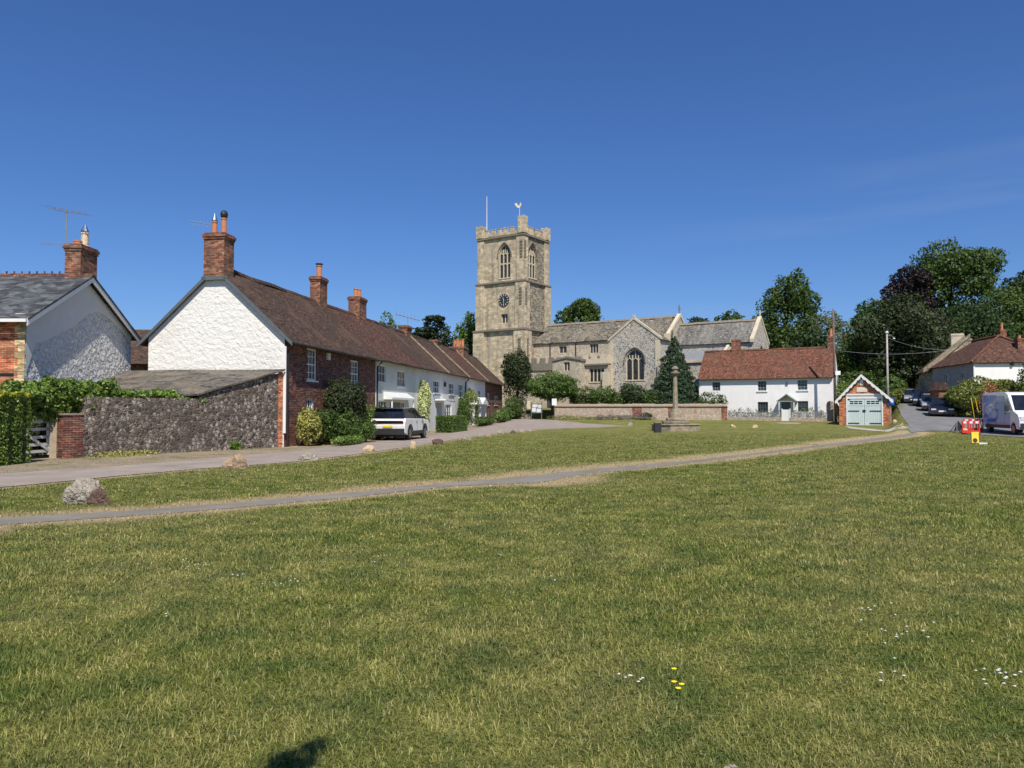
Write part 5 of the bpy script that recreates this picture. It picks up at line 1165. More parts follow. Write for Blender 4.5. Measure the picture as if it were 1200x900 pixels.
g = P(649.5, 471, 83); t = thing('notice_sign', 'small white notice on a post at the left end of the churchyard wall', 'sign', (g.x, g.y, tz(g.x, g.y)), .1)
MB().tube([(0, 0, 0), (0, 0, 2.1)], .035, 6).build('post', MT['shade_grey'], t); z_ = P(650, 475, 83).z - tz(g.x, g.y); MB().box(-.26, -.05, z_, .26, -.02, z_ + .72).build('board', MT['white_paint'], t)
g = Gy(628.5, 83.5); t = thing('notice_board', 'dark framed church notice board under the dark yew bush by the gate', 'notice board', tuple(g), .35)
for x in (-.6, .6): MB().box(x - .05, -.05, -.2, x + .05, .05, 1.9).build('post', MT['wood_pole'], t)
b_ = MB().box(-.66, -.1, .7, .66, -.04, 1.75).build('case', MT['shade_grey'], t)
for i, (a, c, d, e) in enumerate(((-.55, .85, -.1, 1.3), (-.02, .8, .5, 1.2), (-.5, 1.35, .1, 1.66), (.15, 1.28, .55, 1.62))): MB().box(a, -.112, c, d, -.102, e).build('paper', MT['offwhite'], b_)
g = Gy(610, 87); t = thing('churchyard_steps', 'shallow mossy stone steps leading up to the churchyard gate', 'steps', (g.x, 86.2, .5), 0)
for i in range(3): MB().box(-1.2, i * .38, -.2, 1.2, (i + 1) * .38 if i < 2 else 2.5, .16 * (i + 1) + .12).build('step', MT['dark_stone'], t)
g = Gy(600.5, 85.8); t = thing('churchyard_gate', 'low dark timber gate with white sign beside the churchyard steps', 'gate', (g.x, 86, .5), 0)
MB().box(-.07, -.07, -.1, .07, .07, 1.75).build('gate_post', MT['wood_pole'], t); MB().box(1.35, -.07, -.1, 1.47, .07, 1.55).build('gate_post', MT['wood_pole'], t)
MB().box(.08, -.03, 1.3, 1.34, .03, 1.42).build('top_rail', MT['wood_pole'], t); MB().box(.55, -.05, .95, 1.3, -.034, 1.27).build('sign', MT['offwhite'], t)
for i, (px, py, hh, wd) in enumerate(((612, 470, .9, .6), (605, 466, .8, .5), (619, 468, 1.0, .7))):
    q = P(px, py, 94 + i); t = thing('gravestone', ['grey round-topped gravestone seen above the churchyard steps', 'small leaning gravestone left of the churchyard path', 'taller pale gravestone right of the churchyard path'][i], 'gravestone', (q.x, q.y, tz(q.x, q.y)), .2 * i, 'gravestones beyond the gate')
    MB().extr([(-wd / 2, 0, -.2), (wd / 2, 0, -.2), (wd / 2, 0, hh * .8), (wd * .3, 0, hh), (-wd * .3, 0, hh), (-wd / 2, 0, hh * .8)], (0, .14, 0)).build('slab', MT['stone'], t)

# ------------------------------------------------------------------ stone cross on the green
g = G(797, 505.5); t = thing('market_cross', 'weathered stone market cross shaft on octagonal steps standing on the green', 'monument', tuple(g), 0)
cy = 1.6; k = (g.y + cy) / FPX
def zpx(y): return P(797, y, g.y + cy).z - g.z
hb = zpx(497.5)
def octo(r, z0, z1): return [(r - .03, z0), (r, z0 + .03), (r, z1 - .05), (r - .05, z1)]
for i, (r, z0, z1, mt_) in enumerate(((1.80, -.2, .52, 'cross_stone'), (1.05, .525, .76, 'dark_stone'), (.72, .765, .98, 'cross_stone'))):
    m = MB(); m.lathe(octo(r, z0, z1 - (.1 if i == 0 else 0)), (0, cy, 0), 8, R(22.5))
    if i == 0: m.lathe([(r + .04, z1 - .1), (r + .07, z1 - .06), (r + .05, z1), (r * .3, z1 + .003)], (0, cy, 0), 8, R(22.5))
    m.build('octagonal_step', MT[mt_], t)
MB().lathe([(.46, .98), (.46, 1.25), (.36, 1.42), (.30, 1.62), (.27, 1.66)], (0, cy, 0), 8, R(22.5)).build('socket_stone', MT['cross_stone'], t)
zc = zpx(440); MB().lathe([(.21, 1.66), (.19, 2.2), (.165, 3.2), (.15, zc)], (0, cy, 0), 8, R(22.5)).build('shaft', MT['cross_stone'], t)
m = MB(); m.lathe([(.22, zc), (.22, zc + .08), (.36, zc + .16), (.36, zc + .22), (.2, zc + .26), (.19, zc + .42), (.28, zc + .5), (.24, zc + .6), (.16, zc + .66), (.05, zc + .72)], (0, cy, 0), 8, R(22.5)); m.build('capital', MT['dark_stone'], t)
g2 = G(771.5, 507); t = thing('step_shade_box', 'dark box put in for the shaded left facet of the cross steps', 'painted shade', (g2.x, g2.y, g2.z), .05)  # dark box added as the shade on the left step facet
MB().box(-.22, 0, 0, .22, .4, .66).build('shade_box_body', MT['black_plastic'], t); MB().box(-.25, -.03, .66, .25, .43, .71).build('shade_box_top', MT['dark_stone'], t)

# ------------------------------------------------------------------ poles
g = Gy(979, 77.5); t = thing('telegraph_pole', 'tall dark wooden telegraph pole between the white cottage and the garage', 'telegraph pole', tuple(g), 0)
h_ = P(977, 362, 77.5).z - g.z; MB().tube([(0, 0, -.3), (-.06, 0, h_ * .5), (-.1, 0, h_)], [.15, .13, .10], 8).build('pole', MT['wood_pole'], t, smooth=True)
MB().box(-.1, -.3, 4.7, .42, -.14, 5.1).build('junction_box', MT['plate_w'], t); MB().box(.14, -.2, .6, .36, -.08, 2.6).build('cable_guard', MT['black_plastic'], t)
for z_ in (2.9, 3.3, 5.6): MB().tube([(-.3, -.1, z_), (.3, -.1, z_)], .02, 5).build('step_iron', MT['lead'], t)
m = MB(); m.tube([(0, 0, 2.2), (.75, -1.3, .05)], .08, 6); m.build('stay_cover', MT['offwhite'], t)
g = Gy(1040.5, 82); g.z = 1.0; t = thing('street_pole', 'pale slender pole with small lamp rising behind the right side of the garage', 'utility pole', tuple(g), 0)
h_ = P(1040, 391, 82).z - g.z; MB().tube([(0, 0, -.5), (0, 0, h_)], [.14, .09], 8).build('pole', MT['concrete'], t, smooth=True)
MB().lathe([(.12, h_), (.18, h_ + .08), (.12, h_ + .25), (.03, h_ + .3)], (0, 0, 0), 8).build('pole_cap', MT['lens'], t)
m = MB(); m.tube([(0, 0, h_ - .2), (.45, 0, h_ - .15), (.75, 0, h_ - .45)], .03, 5); m.build('lamp_arm', MT['lead'], t)
MB().lathe([(.03, 0), (.11, -.05), (.13, -.13), (.02, -.16)], (.75, 0, h_ - .44), 8).build('lamp_head', MT['lens'], t)
def wire(label, a, b_, sag, r=.018):
    a = Vector(a); b_ = Vector(b_); pts = []
    for i in range(17): f = i / 16; p = a.lerp(b_, f); p.z -= sag * 4 * f * (1 - f); pts.append(p - a)
    o = MB().tube(pts, r, 4).build('overhead_wire', MT['lead'], None, loc=a); return tag(o, label, 'wire', 'overhead wires')
p2 = Vector((g.x, g.y, g.z + h_))
wire('upper overhead wire running right from the pale pole across the dark trees', p2 + Vector((.2, 0, -.5)), P(1145, 405, 84), .8)
wire('lower overhead wire crossing behind the pale pole towards the right-hand houses', P(965, 408, 80), P(1150, 402, 84), .9)
g = Gy(1043.8, 68); g = Vector((g.x, g.y, .45)); t = thing('parking_sign', 'small blue square sign with white letter P at the corner of the lane', 'sign', tuple(g), -.1)
z0 = P(1044, 474.5, 68).z - g.z; z1 = P(1044, 466.5, 68).z - g.z
MB().tube([(0, .03, -.6), (0, .03, z1)], .03, 6).build('post', MT['concrete'], t)
b_ = MB().box(-.25, -.02, z0, .28, .0, z1).build('sign_plate', MT['blue_sign'], t)
m = MB(); zz = (z0 + z1) / 2; m.box(-.08, -.03, zz - .2, -.02, -.022, zz + .2); m.box(-.0195, -.03, zz + .14, .12, -.022, zz + .2); m.box(-.0195, -.03, zz - .02, .12, -.022, zz + .04); m.box(.1205, -.03, zz - .02, .17, -.022, zz + .2); m.build('letter', MT['white_band'], b_)

# ------------------------------------------------------------------ houses on the right
HZ = 1.0; t = thing('hipped_house', 'white-walled house with hipped red tiled roof above the bushes at the right edge', 'house', (42.1, 70, HZ), -.15)
e_ = P(1143.5, 424.5, 70).z - HZ; rz_ = P(1165.6, 394.5, 73.6).z - HZ; HW = 7.6
m = MB(); m.panel((0, 0, -1), U, Z, rect(0, 0, HW, e_ + 1)); m.build('front_wall', MT['cottage_white'], t)
sw = []
m = MB(); m.panel((0, 9.5, -1), (0, -1, 0), Z, rect(0, 0, 9.5, e_ + 1), [rect(3.0, 4.0, 4.0, 5.1), rect(6.6, 4.0, 7.5, 5.1)], .15); m.panel((HW, 0, -1), (0, 1, 0), Z, rect(0, 0, 9.5, e_ + 1)); m.panel((HW, 9.5, -1), (-1, 0, 0), Z, rect(0, 0, HW, e_ + 1)); m.build('side_wall', rough_wall('shade_darkened_render', (.26, .25, .23), (.36, .35, .32), 2, 12, .3, .02), t)  # side wall's shade is put into its colour, darker than the white front
for a in (3.0, 6.6): window(t, (0, 9.5, -1), (0, -1, 0), (-1, 0, 0), a, 4.0, a + 1.0, 5.1, 2, 2, .12)
MB().box(.0, -.06, -1, .12, -.005, e_).build('drainpipe', MT['white_paint'], t)
o_ = .3; yr = 3.6; m = MB(); ctr = HW / 2
A_, B_2 = (-o_, -o_, e_ - .05), (HW + o_, -o_, e_ - .05); C_, D_ = (HW + o_, 9.8, e_ - .05), (-o_, 9.8, e_ - .05); R1, R2 = (ctr, yr, rz_), (ctr, 9.8, rz_)
m.grid(A_, B_2, (ctr + .05, yr, rz_), (ctr - .05, yr, rz_), 16, 12, .05, .1, 2); m.grid(D_, A_, R1, R2, 18, 12, .07, .1, 3); m.grid(B_2, C_, R2, R1, 18, 12, .07, .1, 4)
rf = m.build('roof', MT['tile_red'], t)
m = MB(); 
for a, b_ in ((A_, R1), (B_2, R1), (R1, R2)): m.tube([Vector(a).lerp(Vector(b_), f) + Vector((0, 0, .06)) for f in np.linspace(0, 1, 9)], .11, 6)
m.build('ridge_tiles', MT['tile_orange'], rf)
q = P(1184.5, 397.5, 72); chimney(t, q.x - 42.1 - .3, q.x - 42.1 + .3, 1.5, 2.2, e_ + .9, q.z - HZ, [(q.x - 42.1, 1.85, .3, .12, 'p')], cap=.05)
q = P(1158, 387.5, 76); chimney(t, q.x - 42.1 - .28, q.x - 42.1 + .28, 5.7, 6.4, rz_ - .8, q.z - HZ, [(q.x - 42.1, 6.05, .7, .12, 'p')], cap=.05)
MB().lathe([(.1, 0), (.16, .1), (.16, .35), (.06, .4)], (P(1182, 428, 70).x - 42.1, -.12, P(1182, 429, 70).z - HZ), 8).build('wall_lamp', MT['black'], t)
t = thing('stone_house', 'shaded stone house with parapet gables stepping up behind the hipped white house', 'house', (43.7, 79.7, 1.3), -.3)
e2 = P(1111, 433, 80).z - 1.3; r2 = e2 + 3.2; m = MB()
m.panel((0, 6.5, -1), (0, -1, 0), Z, rect(0, 0, 6.5, e2 + 1), [rect(4.2, 2.2, 5.2, 3.6), rect(1.4, 2.6, 2.3, 3.8)], .2); m.panel((0, 0, 0), U, Z, [(0, -1), (7, -1), (7, e2), (3.5, r2), (0, e2)]); m.panel((7, 6.5, 0), (-1, 0, 0), Z, [(0, -1), (7, -1), (7, e2), (3.5, r2), (0, e2)])
m.build('wall', MT['ashlar_dark'], t); window(t, (0, 6.5, -1), (0, -1, 0), (-1, 0, 0), 4.2, 2.2, 5.2, 3.6, 2, 2, .15, MT['offwhite']); window(t, (0, 6.5, -1), (0, -1, 0), (-1, 0, 0), 1.4, 2.6, 2.3, 3.8, 2, 2, .15, MT['offwhite'])
m = MB(); m.grid((-.4, 6.8, e2 - .2), (-.4, .2, e2 - .2), (3.5, .2, r2 + .1), (3.5, 6.8, r2 + .1), 20, 10, .08, .12, 7); m.grid((7.4, .2, e2 - .2), (7.4, 6.8, e2 - .2), (3.5, 6.8, r2 + .1), (3.5, .2, r2 + .1), 20, 10, .08, .12, 8); m.build('roof', MT['tile_brown'], t)
for y in (-.1, 1.9):
    m = MB(); m.extr([(-.5, y, e2 - .3), (-.5, y, e2 + .15), (3.5, y, r2 + .42), (3.5, y, r2 + .1)], (0, .3, 0)); m.build('gable_coping', MT['cross_stone'], t)
chimney(t, 2.9, 4.1, 5.0, 5.7, r2 - .8, r2 + .9, [], MT['stone'], cap=.05)
q = Gy(1106, 67.5); t = thing('brick_porch', 'little brick entrance porch with white window and tiled roof behind the parked cars', 'porch', (q.x, 67.5, 1.0), 0)
MB().panel((-.45, 0, -.3), U, Z, rect(0, 0, .9, 2.6), [rect(.32, 1.35, .78, 1.95)], .1).build('front_wall', MT['brick_chim'], t)
m = MB(); m.box(-.45, .12, -.3, .45, 1.4, 2.3); m.build('wall', MT['brick_chim'], t); window(t, (-.45, 0, -.3), U, NF, .32, 1.35, .78, 1.95, 2, 2, .06, fw=.1, bar=.06)
MB().extr([(-.6, -.15, 2.3), (.6, -.15, 2.3), (.12, -.15, 3.05), (-.12, -.15, 3.05)], (0, 1.6, 0)).build('roof', MT['tile_brown'], t)
# sunlit bank in the cutting
q0 = P(1066, 458, 100); q1 = P(1086, 440, 92); m = MB()
m.grid((q0.x, 100, tz(q0.x, 100) - .5), (q1.x + .3, 92, tz(q1.x, 92) - .5), (q1.x + .5, 93.5, q1.z), (q0.x + 1.2, 101, P(1073, 447, 100).z), 14, 9, .6, .5, 9)
o = m.build('sandy_bank', MT['bank'], None); tag(o, 'sunlit sandy bank where the lane climbs beside the shaded stone house', 'bank')

# ------------------------------------------------------------------ trees
tree('broadleaf_tree', 'small light green tree top showing over the terrace roofs', 'tree', 456, 366, 34, 118, LM['light'], 'round', 2200, .4, 101)
tree('cedar_tree', 'dark flat-layered cedar behind the terrace chimneys', 'tree', 512, 361, 82, 112, LM['cedar'], 'cedar', 10000, .42, 102, ybot=440)
tree('broadleaf_tree', 'fresh green tree filling the gap between cedar and church tower', 'tree', 551, 368, 42, 120, LM['light'], 'round', 4500, .4, 103, ybot=470)
tree('broadleaf_tree', 'dark green tree between cedar and terrace end roof', 'tree', 528, 398, 60, 116, LM['dark'], 'round', 4500, .42, 104, ybot=470)
tree('broadleaf_tree', 'dark round tree rising behind the nave roof right of the tower', 'tree', 680, 350, 56, 138, LM['mid'], 'round', 6000, .45, 105, ybot=410)
tree('broadleaf_tree', 'low dark treetop just above the left end of the chancel roof', 'tree', 818, 371, 40, 145, LM['dark'], 'round', 2200, .45, 106, ybot=410)
tree('broadleaf_tree', 'low green treetop above the middle of the chancel roof', 'tree', 854, 364, 42, 148, LM['mid'], 'round', 2500, .45, 107, ybot=410)
tree('broadleaf_tree', 'tall green tree standing right of the chancel gable', 'tree', 921, 322, 78, 118, LM['mid'], 'round', 12000, .42, 108, ybot=440, nclump=34)
tree('broadleaf_tree', 'thin airy tree behind the top of the telegraph pole', 'tree', 972, 364, 52, 112, LM['airy'], 'round', 2200, .33, 109, ybot=430, fill=.1)
tree('broadleaf_tree', 'bright green tree above the garage in front of the dark wood', 'tree', 1006, 388, 60, 103, LM['mid'], 'round', 5500, .36, 110, ybot=455)
tree('broadleaf_tree', 'mid green tree at the left shoulder of the dark wood', 'tree', 1018, 350, 66, 118, LM['mid'], 'round', 6500, .42, 111, ybot=440)
tree('weeping_tree', 'large drooping olive-dark tree above the climbing lane', 'tree', 1062, 345, 122, 100, LM['yew'], 'round', 21000, .36, 112, ybot=468, nclump=40)
tree('copper_beech', 'purple-leaved beech on the left flank of the tallest tree', 'tree', 1066, 312, 66, 121, LM['copper'], 'round', 9000, .42, 113, ybot=395)
tree('broadleaf_tree', 'tallest tree, dark green and domed, on the right skyline', 'tree', 1113, 283, 130, 124, LM['mid'], 'round', 20000, .48, 114, ybot=420, nclump=40)
tree('broadleaf_tree', 'dark green tree below the tallest tree, above the stone house roof', 'tree', 1130, 352, 110, 106, LM['dark'], 'round', 12000, .40, 115, ybot=470, nclump=34)
tree('broadleaf_tree', 'green tree behind the hipped roof at the right edge', 'tree', 1180, 336, 120, 112, LM['mid'], 'round', 12000, .42, 116, ybot=450, nclump=34)
tree('broadleaf_tree', 'dark treetop on the skyline at the extreme right edge', 'tree', 1204, 318, 66, 132, LM['dark'], 'round', 6500, .48, 117, ybot=400)
tree('broadleaf_tree', 'shadowy tree filling the wood behind the pale pole', 'tree', 1036, 396, 96, 106, LM['dark'], 'round', 8000, .42, 118, ybot=468)
tree('broadleaf_tree', 'dark low tree behind the white cottage chimney', 'tree', 950, 388, 76, 108, LM['dark'], 'round', 5500, .42, 119, ybot=450)
tree('broadleaf_tree', 'dark tree over the lane behind the parked cars', 'tree', 1094, 392, 84, 104, LM['dark'], 'round', 9000, .40, 120, ybot=474)
tree('conifer_tree', 'broad blue-green conifer pyramid behind the stone cross', 'conifer', 788, 391, 68, 88, LM['conifer'], 'cone', 15000, .22, 121, ybot=478)
tree('yew_tree', 'egg-shaped dark yew against the foot of the church tower', 'yew', 606, 409, 38, 93, LM['yew'], 'bush', 7000, .22, 122, ybot=472)
tree('yew_tree', 'bright-topped spreading yew bush with dark trunk beside the notice board', 'yew', 648, 434, 66, 86, LM['box'], 'bush', 8000, .22, 123, ybot=467)
for i, (px, yt, wp, Y, mk, n, lb) in enumerate((
    (684, 452, 38, 87, 'mid', 2200, 'mid green shrub under the church porch window'), (708, 453, 44, 86.5, 'box', 2500, 'light green shrub before the battlemented chapel bay'),
    (742, 447, 34, 87, 'dark', 1900, 'spiky dark shrub below the large transept window'), (764, 456, 26, 86.5, 'box', 1300, 'small green shrub beside the tall conifer'),
    (833, 457, 40, 84.3, 'mid', 2400, 'green bush above the right end of the churchyard wall'), (724, 460, 30, 88, 'dark', 1500, 'low dark shrub among the churchyard bushes'))):
    shrub('shrub', lb, px, yt, wp, Y, LM[mk], n, .2, 200 + i, .7, 'shrubs along the churchyard wall')
shrub('shrub', 'dark bush with pale flowers against the front of the churchyard wall', 757, 483, 15, 82.6, LM['dark'], 500, .14, 210)
# planting at the foot of the churchyard wall
g0 = Gy(712, 82.6); t = thing('flower_border', 'purple and green flower border along the foot of the churchyard wall', 'plants', tuple(g0), wa)
crown('foliage', t, LM['flowers'], [(x, 0, .15, .7, .35, .28 + .1 * math.sin(x)) for x in np.arange(-6, 5, .7)], 2600, .11, 212); crown('flowers', t, MT['purple'], [(x, -.05, .32, .45, .3, .25) for x in (-.8, .2, 1.4, 2.2, 3.1, 4)], 700, .1, 213)
# ivy-grown bank and hedge behind the garage
shrub('hedge', 'overgrown green hedge bank rising behind the garage roof', 1005, 432, 78, 84, LM['mid'], 7000, .26, 220, .4, cat='hedge')
shrub('hedge', 'darker rounded hedge along the left side of the climbing lane', 1046, 438, 44, 90, LM['box'], 5500, .26, 221, .5, cat='hedge')
shrub('shrub', 'yellowish shrub between the telegraph pole and the garage gable', 986, 446, 22, 80.5, LM['ivy'], 1400, .18, 222)
shrub('shrub', 'brownish scrub on the verge left of the climbing lane', 1050, 455, 44, 86, LM['flowers'], 3000, .2, 223)
shrub('hedge', 'large loose olive-green hedge in front of the hipped white house', 1160, 441, 108, 62, LM['flowers'], 17000, .19, 224, .42, cat='hedge')
shrub('hedge', 'bushy green hedge end beside the parked cars', 1122, 450, 34, 63.5, LM['box'], 3500, .17, 225, .8, cat='hedge')
shrub('shrub', 'reddish-tinted shrub in the middle of the right-hand hedge', 1158, 446, 26, 60.5, LM['pink'], 500, .14, 226, .5)
shrub('shrub', 'leafy branch reaching in at the right edge before the white wall', 1203, 422, 24, 60, LM['mid'], 800, .18, 227, .5)
# terrace planting
def rshrub(lb, t_, off, r, h, mk, n, sz, seed, box=False, name='shrub', ln=None):
    q = Vector((A0[0], A0[1], 0)) + RDIR * t_ + Vector((RDIR.y, -RDIR.x, 0)) * off; q.z = tz(q.x, q.y)
    t = thing(name, lb, name.replace('_', ' '), tuple(q), RA, 'planting along the terrace'); rr = random.Random(seed); ln = ln or r
    if box:
        rg = np.random.default_rng(seed); p = rg.uniform(-1, 1, (n, 3)); ax = rg.integers(0, 5, n); o_ = np.zeros_like(p)
        for i, (a, s_) in enumerate(((0, -1), (0, 1), (1, -1), (1, 1), (2, 1))): k = ax == i; p[k, a] = s_ * (1 - np.abs(rg.normal(0, .05, k.sum()))); o_[k, a] = s_
        V, F = leaves_at(rg, p * [ln, r, h / 2] + [0, 0, h / 2], o_, sz, .35); nmesh('crown', V, F, LM[mk], t); MB().box(-ln * .9, -r * .9, 0, ln * .9, r * .9, h * .9).build('branches', LM['yew'], t)
    else:
        lobes = [(0, 0, h * .5, ln * .85, r * .85, h * .46)] + [(rr.uniform(-.5, .5) * ln, rr.uniform(-.5, .5) * r, h * rr.uniform(.3, .72), ln * .45, r * .45, h * .27) for _ in range(5)]
        crown('crown', t, LM[mk], lobes, n, sz, seed, clump=.2, fill=.35, nclump=16, zmin=0)
        m = MB(); [m.tube([(0, 0, 0), (math.cos(a) * ln * .4, math.sin(a) * r * .4, h * .6)], [.03, .01], 5) for a in (0, 2, 4)]; m.build('stems', MT['bark'], t)
rshrub('yellow variegated shrub at the corner of the brick cottage', .9, .75, .55, 1.75, 'variegated', 1700, .11, 301)
rshrub('large dark domed bush in front of the brick cottage windows', 4.7, .95, 1.05, 3.2, 'yew', 7500, .12, 302, ln=1.75)
rshrub('bright green bush below the dark domed bush', 3.4, 1.5, .8, 1.5, 'box', 3200, .10, 303, ln=1.4)
rshrub('dark green shrub behind the variegated bush', 2.4, .9, .8, 1.75, 'mid', 2200, .11, 304)
rshrub('low ivy ground cover at the foot of the brick cottage shrubs', 2.4, 2.0, .45, .45, 'ivy', 2200, .09, 305, ln=2.2)
rshrub('neatly clipped round box bush beside the white car', 5.2, 1.7, .65, 1.25, 'box', 1800, .09, 306)
rshrub('tall green shrub between the clipped bush and the rendered cottage', 10.2, 1.1, .9, 1.9, 'mid', 2600, .11, 307)
rshrub('leafy shrub at the foot of the brick cottage drainpipe', 8.6, .9, .8, 1.9, 'ivy', 2000, .11, 308)
rshrub('pale flowering climber covering the wall between the two cottages', tx(493), .3, .35, 3.9, 'hydrangea', 3600, .14, 309, name='climbing_plant', ln=1.3)
rshrub('square clipped hedge in front of the whitewashed cottage', tx(514) - 4.5, 2.1, .6, 1.15, 'box', 4500, .11, 310, True, 'hedge', 2.6)
rshrub('climbing green shrub on the white cottage wall by its door', tx(536), .6, .6, 2.9, 'box', 2200, .13, 311, ln=1.2)
rshrub('bushy brown-green climber between the white cottages', tx(545), .7, .7, 3.3, 'flowers', 2600, .14, 312, ln=1.4)
rshrub('low border plants before the far white cottage', tx(547) - 2, 2.0, .7, .8, 'mid', 2600, .13, 313, ln=4.5)
rshrub('green border shrubs near the end cottage', tx(562), 2.2, .8, 1.1, 'box', 2400, .15, 314, ln=4)
rshrub('dense round green bush closing the end of the terrace', tx(584) - 3, 2.2, 1.2, 2.6, 'mid', 3200, .15, 315, ln=2.6)
rshrub('smaller round clipped bush beside the end cottage', tx(583) - 9, 2.4, .8, 1.4, 'box', 1800, .14, 316)
shrub('shrub', 'dark bush seen behind the white field gate', 44, 480, 46, 26.2, LM['yew'], 3200, .10, 320, .4)
shrub('shrub', 'tuft of tall weeds at the foot of the flint wall', 272, 516, 22, 30.5, LM['ivy'], 500, .10, 321, .3)
for i, (px, wp) in enumerate(((140, 60), (305, 40), (235, 34))):
    c = G(px, 536 - (px - 140) * .09); q = thing('weeds', ['dry pale weeds at the foot of the flint wall near the pier', 'yellow-green weeds under the brick quoin of the lean-to', 'pale weeds midway along the flint wall base'][i], 'weeds', (c.x, c.y + .35, c.z), fang, 'weeds along the flint wall')
    crown('foliage', q, LM['variegated'], [(x, 0, .05, .5, .2, .16) for x in np.arange(-wp * .014, wp * .014, .4)], 500, .07, 330 + i)

# ------------------------------------------------------------------ boulders edging the green
RG = 'stones along the edge of the green'
rock('largest stone, a pale boulder with brown side beside the path', 97, 591, 38, 30, MT['rock_pale'], 6, RG)
tag(rock('dark brown lump leaning on the right of the largest boulder', 112, 592, 25, 20, MT['rock_dark'], 9, RG), None, None)
rock('brown pointed stone, left of a close pair on the lane edge', 270, 549, 20, 14, MT['rock_brown'], 3, RG); rock('taller pinkish stone, right of a close pair on the lane edge', 281, 549.5, 15, 18, MT['rock_brown'], 4, RG)
rock('flat whitish stone with dark cracks on the lane edge', 360, 540, 22, 10, MT['rock_pale'], 5, RG)
rock('squat sandy stone in front of the white car', 433, 530.5, 13, 9, MT['rock_sand'], 6, RG); rock('upright sandy stone just right of the white car', 483.5, 525.5, 8, 9, MT['rock_sand'], 7, RG)
rock('dark mottled stone ahead of the white car bonnet', 512, 521, 13, 7, MT['rock_dark'], 8, RG); rock('pale stone opposite the clipped square hedge', 546, 515.5, 10, 6.5, MT['rock_pale'], 9, RG)
rock('low pale stone before the far white cottage', 564, 512.5, 7, 5, MT['rock_pale'], 10, RG); rock('small brown stone touching the low pale one', 572, 512, 7, 4, MT['rock_brown'], 11, RG)
rock('whitish stone opposite the terrace end', 586, 508.5, 7, 4.5, MT['rock_pale'], 12, RG); rock('small dark stone in the far bend of the lane', 601, 508, 7, 4, MT['rock_dark'], 13, RG)
rock('pale flat stone at the far bend of the lane', 612, 506.5, 7, 4, MT['rock_pale'], 14, RG); rock('tiny pale stone furthest along the lane bend', 620, 505.8, 5, 3, MT['rock_pale'], 15, RG)
rock('round white stone left of the cross at the wall foot', 738.5, 499, 6, 4.5, MT['rock_pale'], 16, RG); rock('cream stone on the grass left of the cottage gate', 859, 501, 5.5, 4, MT['rock_sand'], 17, RG)
rock('second cream stone nearer the cottage gate', 885.5, 501.5, 5.5, 4, MT['rock_sand'], 18, RG); rock('grey rock on the little bank right of the garage', 1049.5, 495.5, 6, 4, MT['rock_sand'], 19, RG); rock('lower rock at the corner of the lane and garage apron', 1057, 498.5, 5, 3, MT['rock_brown'], 20, RG)

# ------------------------------------------------------------------ vehicles
def arc_pts(cx, cz, r, a0, a1, n=7): return [(cx + r * math.cos(a0 + (a1 - a0) * i / n), cz + r * math.sin(a0 + (a1 - a0) * i / n)) for i in range(n + 1)]
def wheel(t, x, y, r, wd, side):
    m = MB(); pr = [(r * .62, -wd / 2), (r * .93, -wd / 2), (r, -wd / 2 + .03), (r, wd / 2 - .03), (r * .93, wd / 2), (r * .62, wd / 2)]
    m.lathe(pr, (0, 0, 0), 20); V = [(p[0], p[2], p[1]) for p in m.v]; m.v = [(x + p[0], y + p[1], r + p[2]) for p in V]
    m.f = [tuple(reversed(f)) for f in m.f]
    wh = m.build('wheel', MT['tyre'], t); q = MB(); e = y + side * (wd / 2 + .004)
    for k in range(5):
        a = 6.283 * k / 5; d = Vector((math.cos(a), 0, math.sin(a))); s_ = Vector((-math.sin(a), 0, math.cos(a))); c = Vector((x, e, r))
        q.face([c - s_ * .05, c + d * r * .6 - s_ * .035, c + d * r * .6 + s_ * .035, c + s_ * .05][::-1 if side < 0 else 1])
    ring = [(x + r * rr_ * math.cos(6.283 * k / 18), e, r + r * rr_ * math.sin(6.283 * k / 18)) for rr_ in (.64, .55) for k in range(18)]
    q.raw(ring, [(k, (k + 1) % 18, 18 + (k + 1) % 18, 18 + k) for k in range(18)]); q.build('rim', MT['rim'], wh)
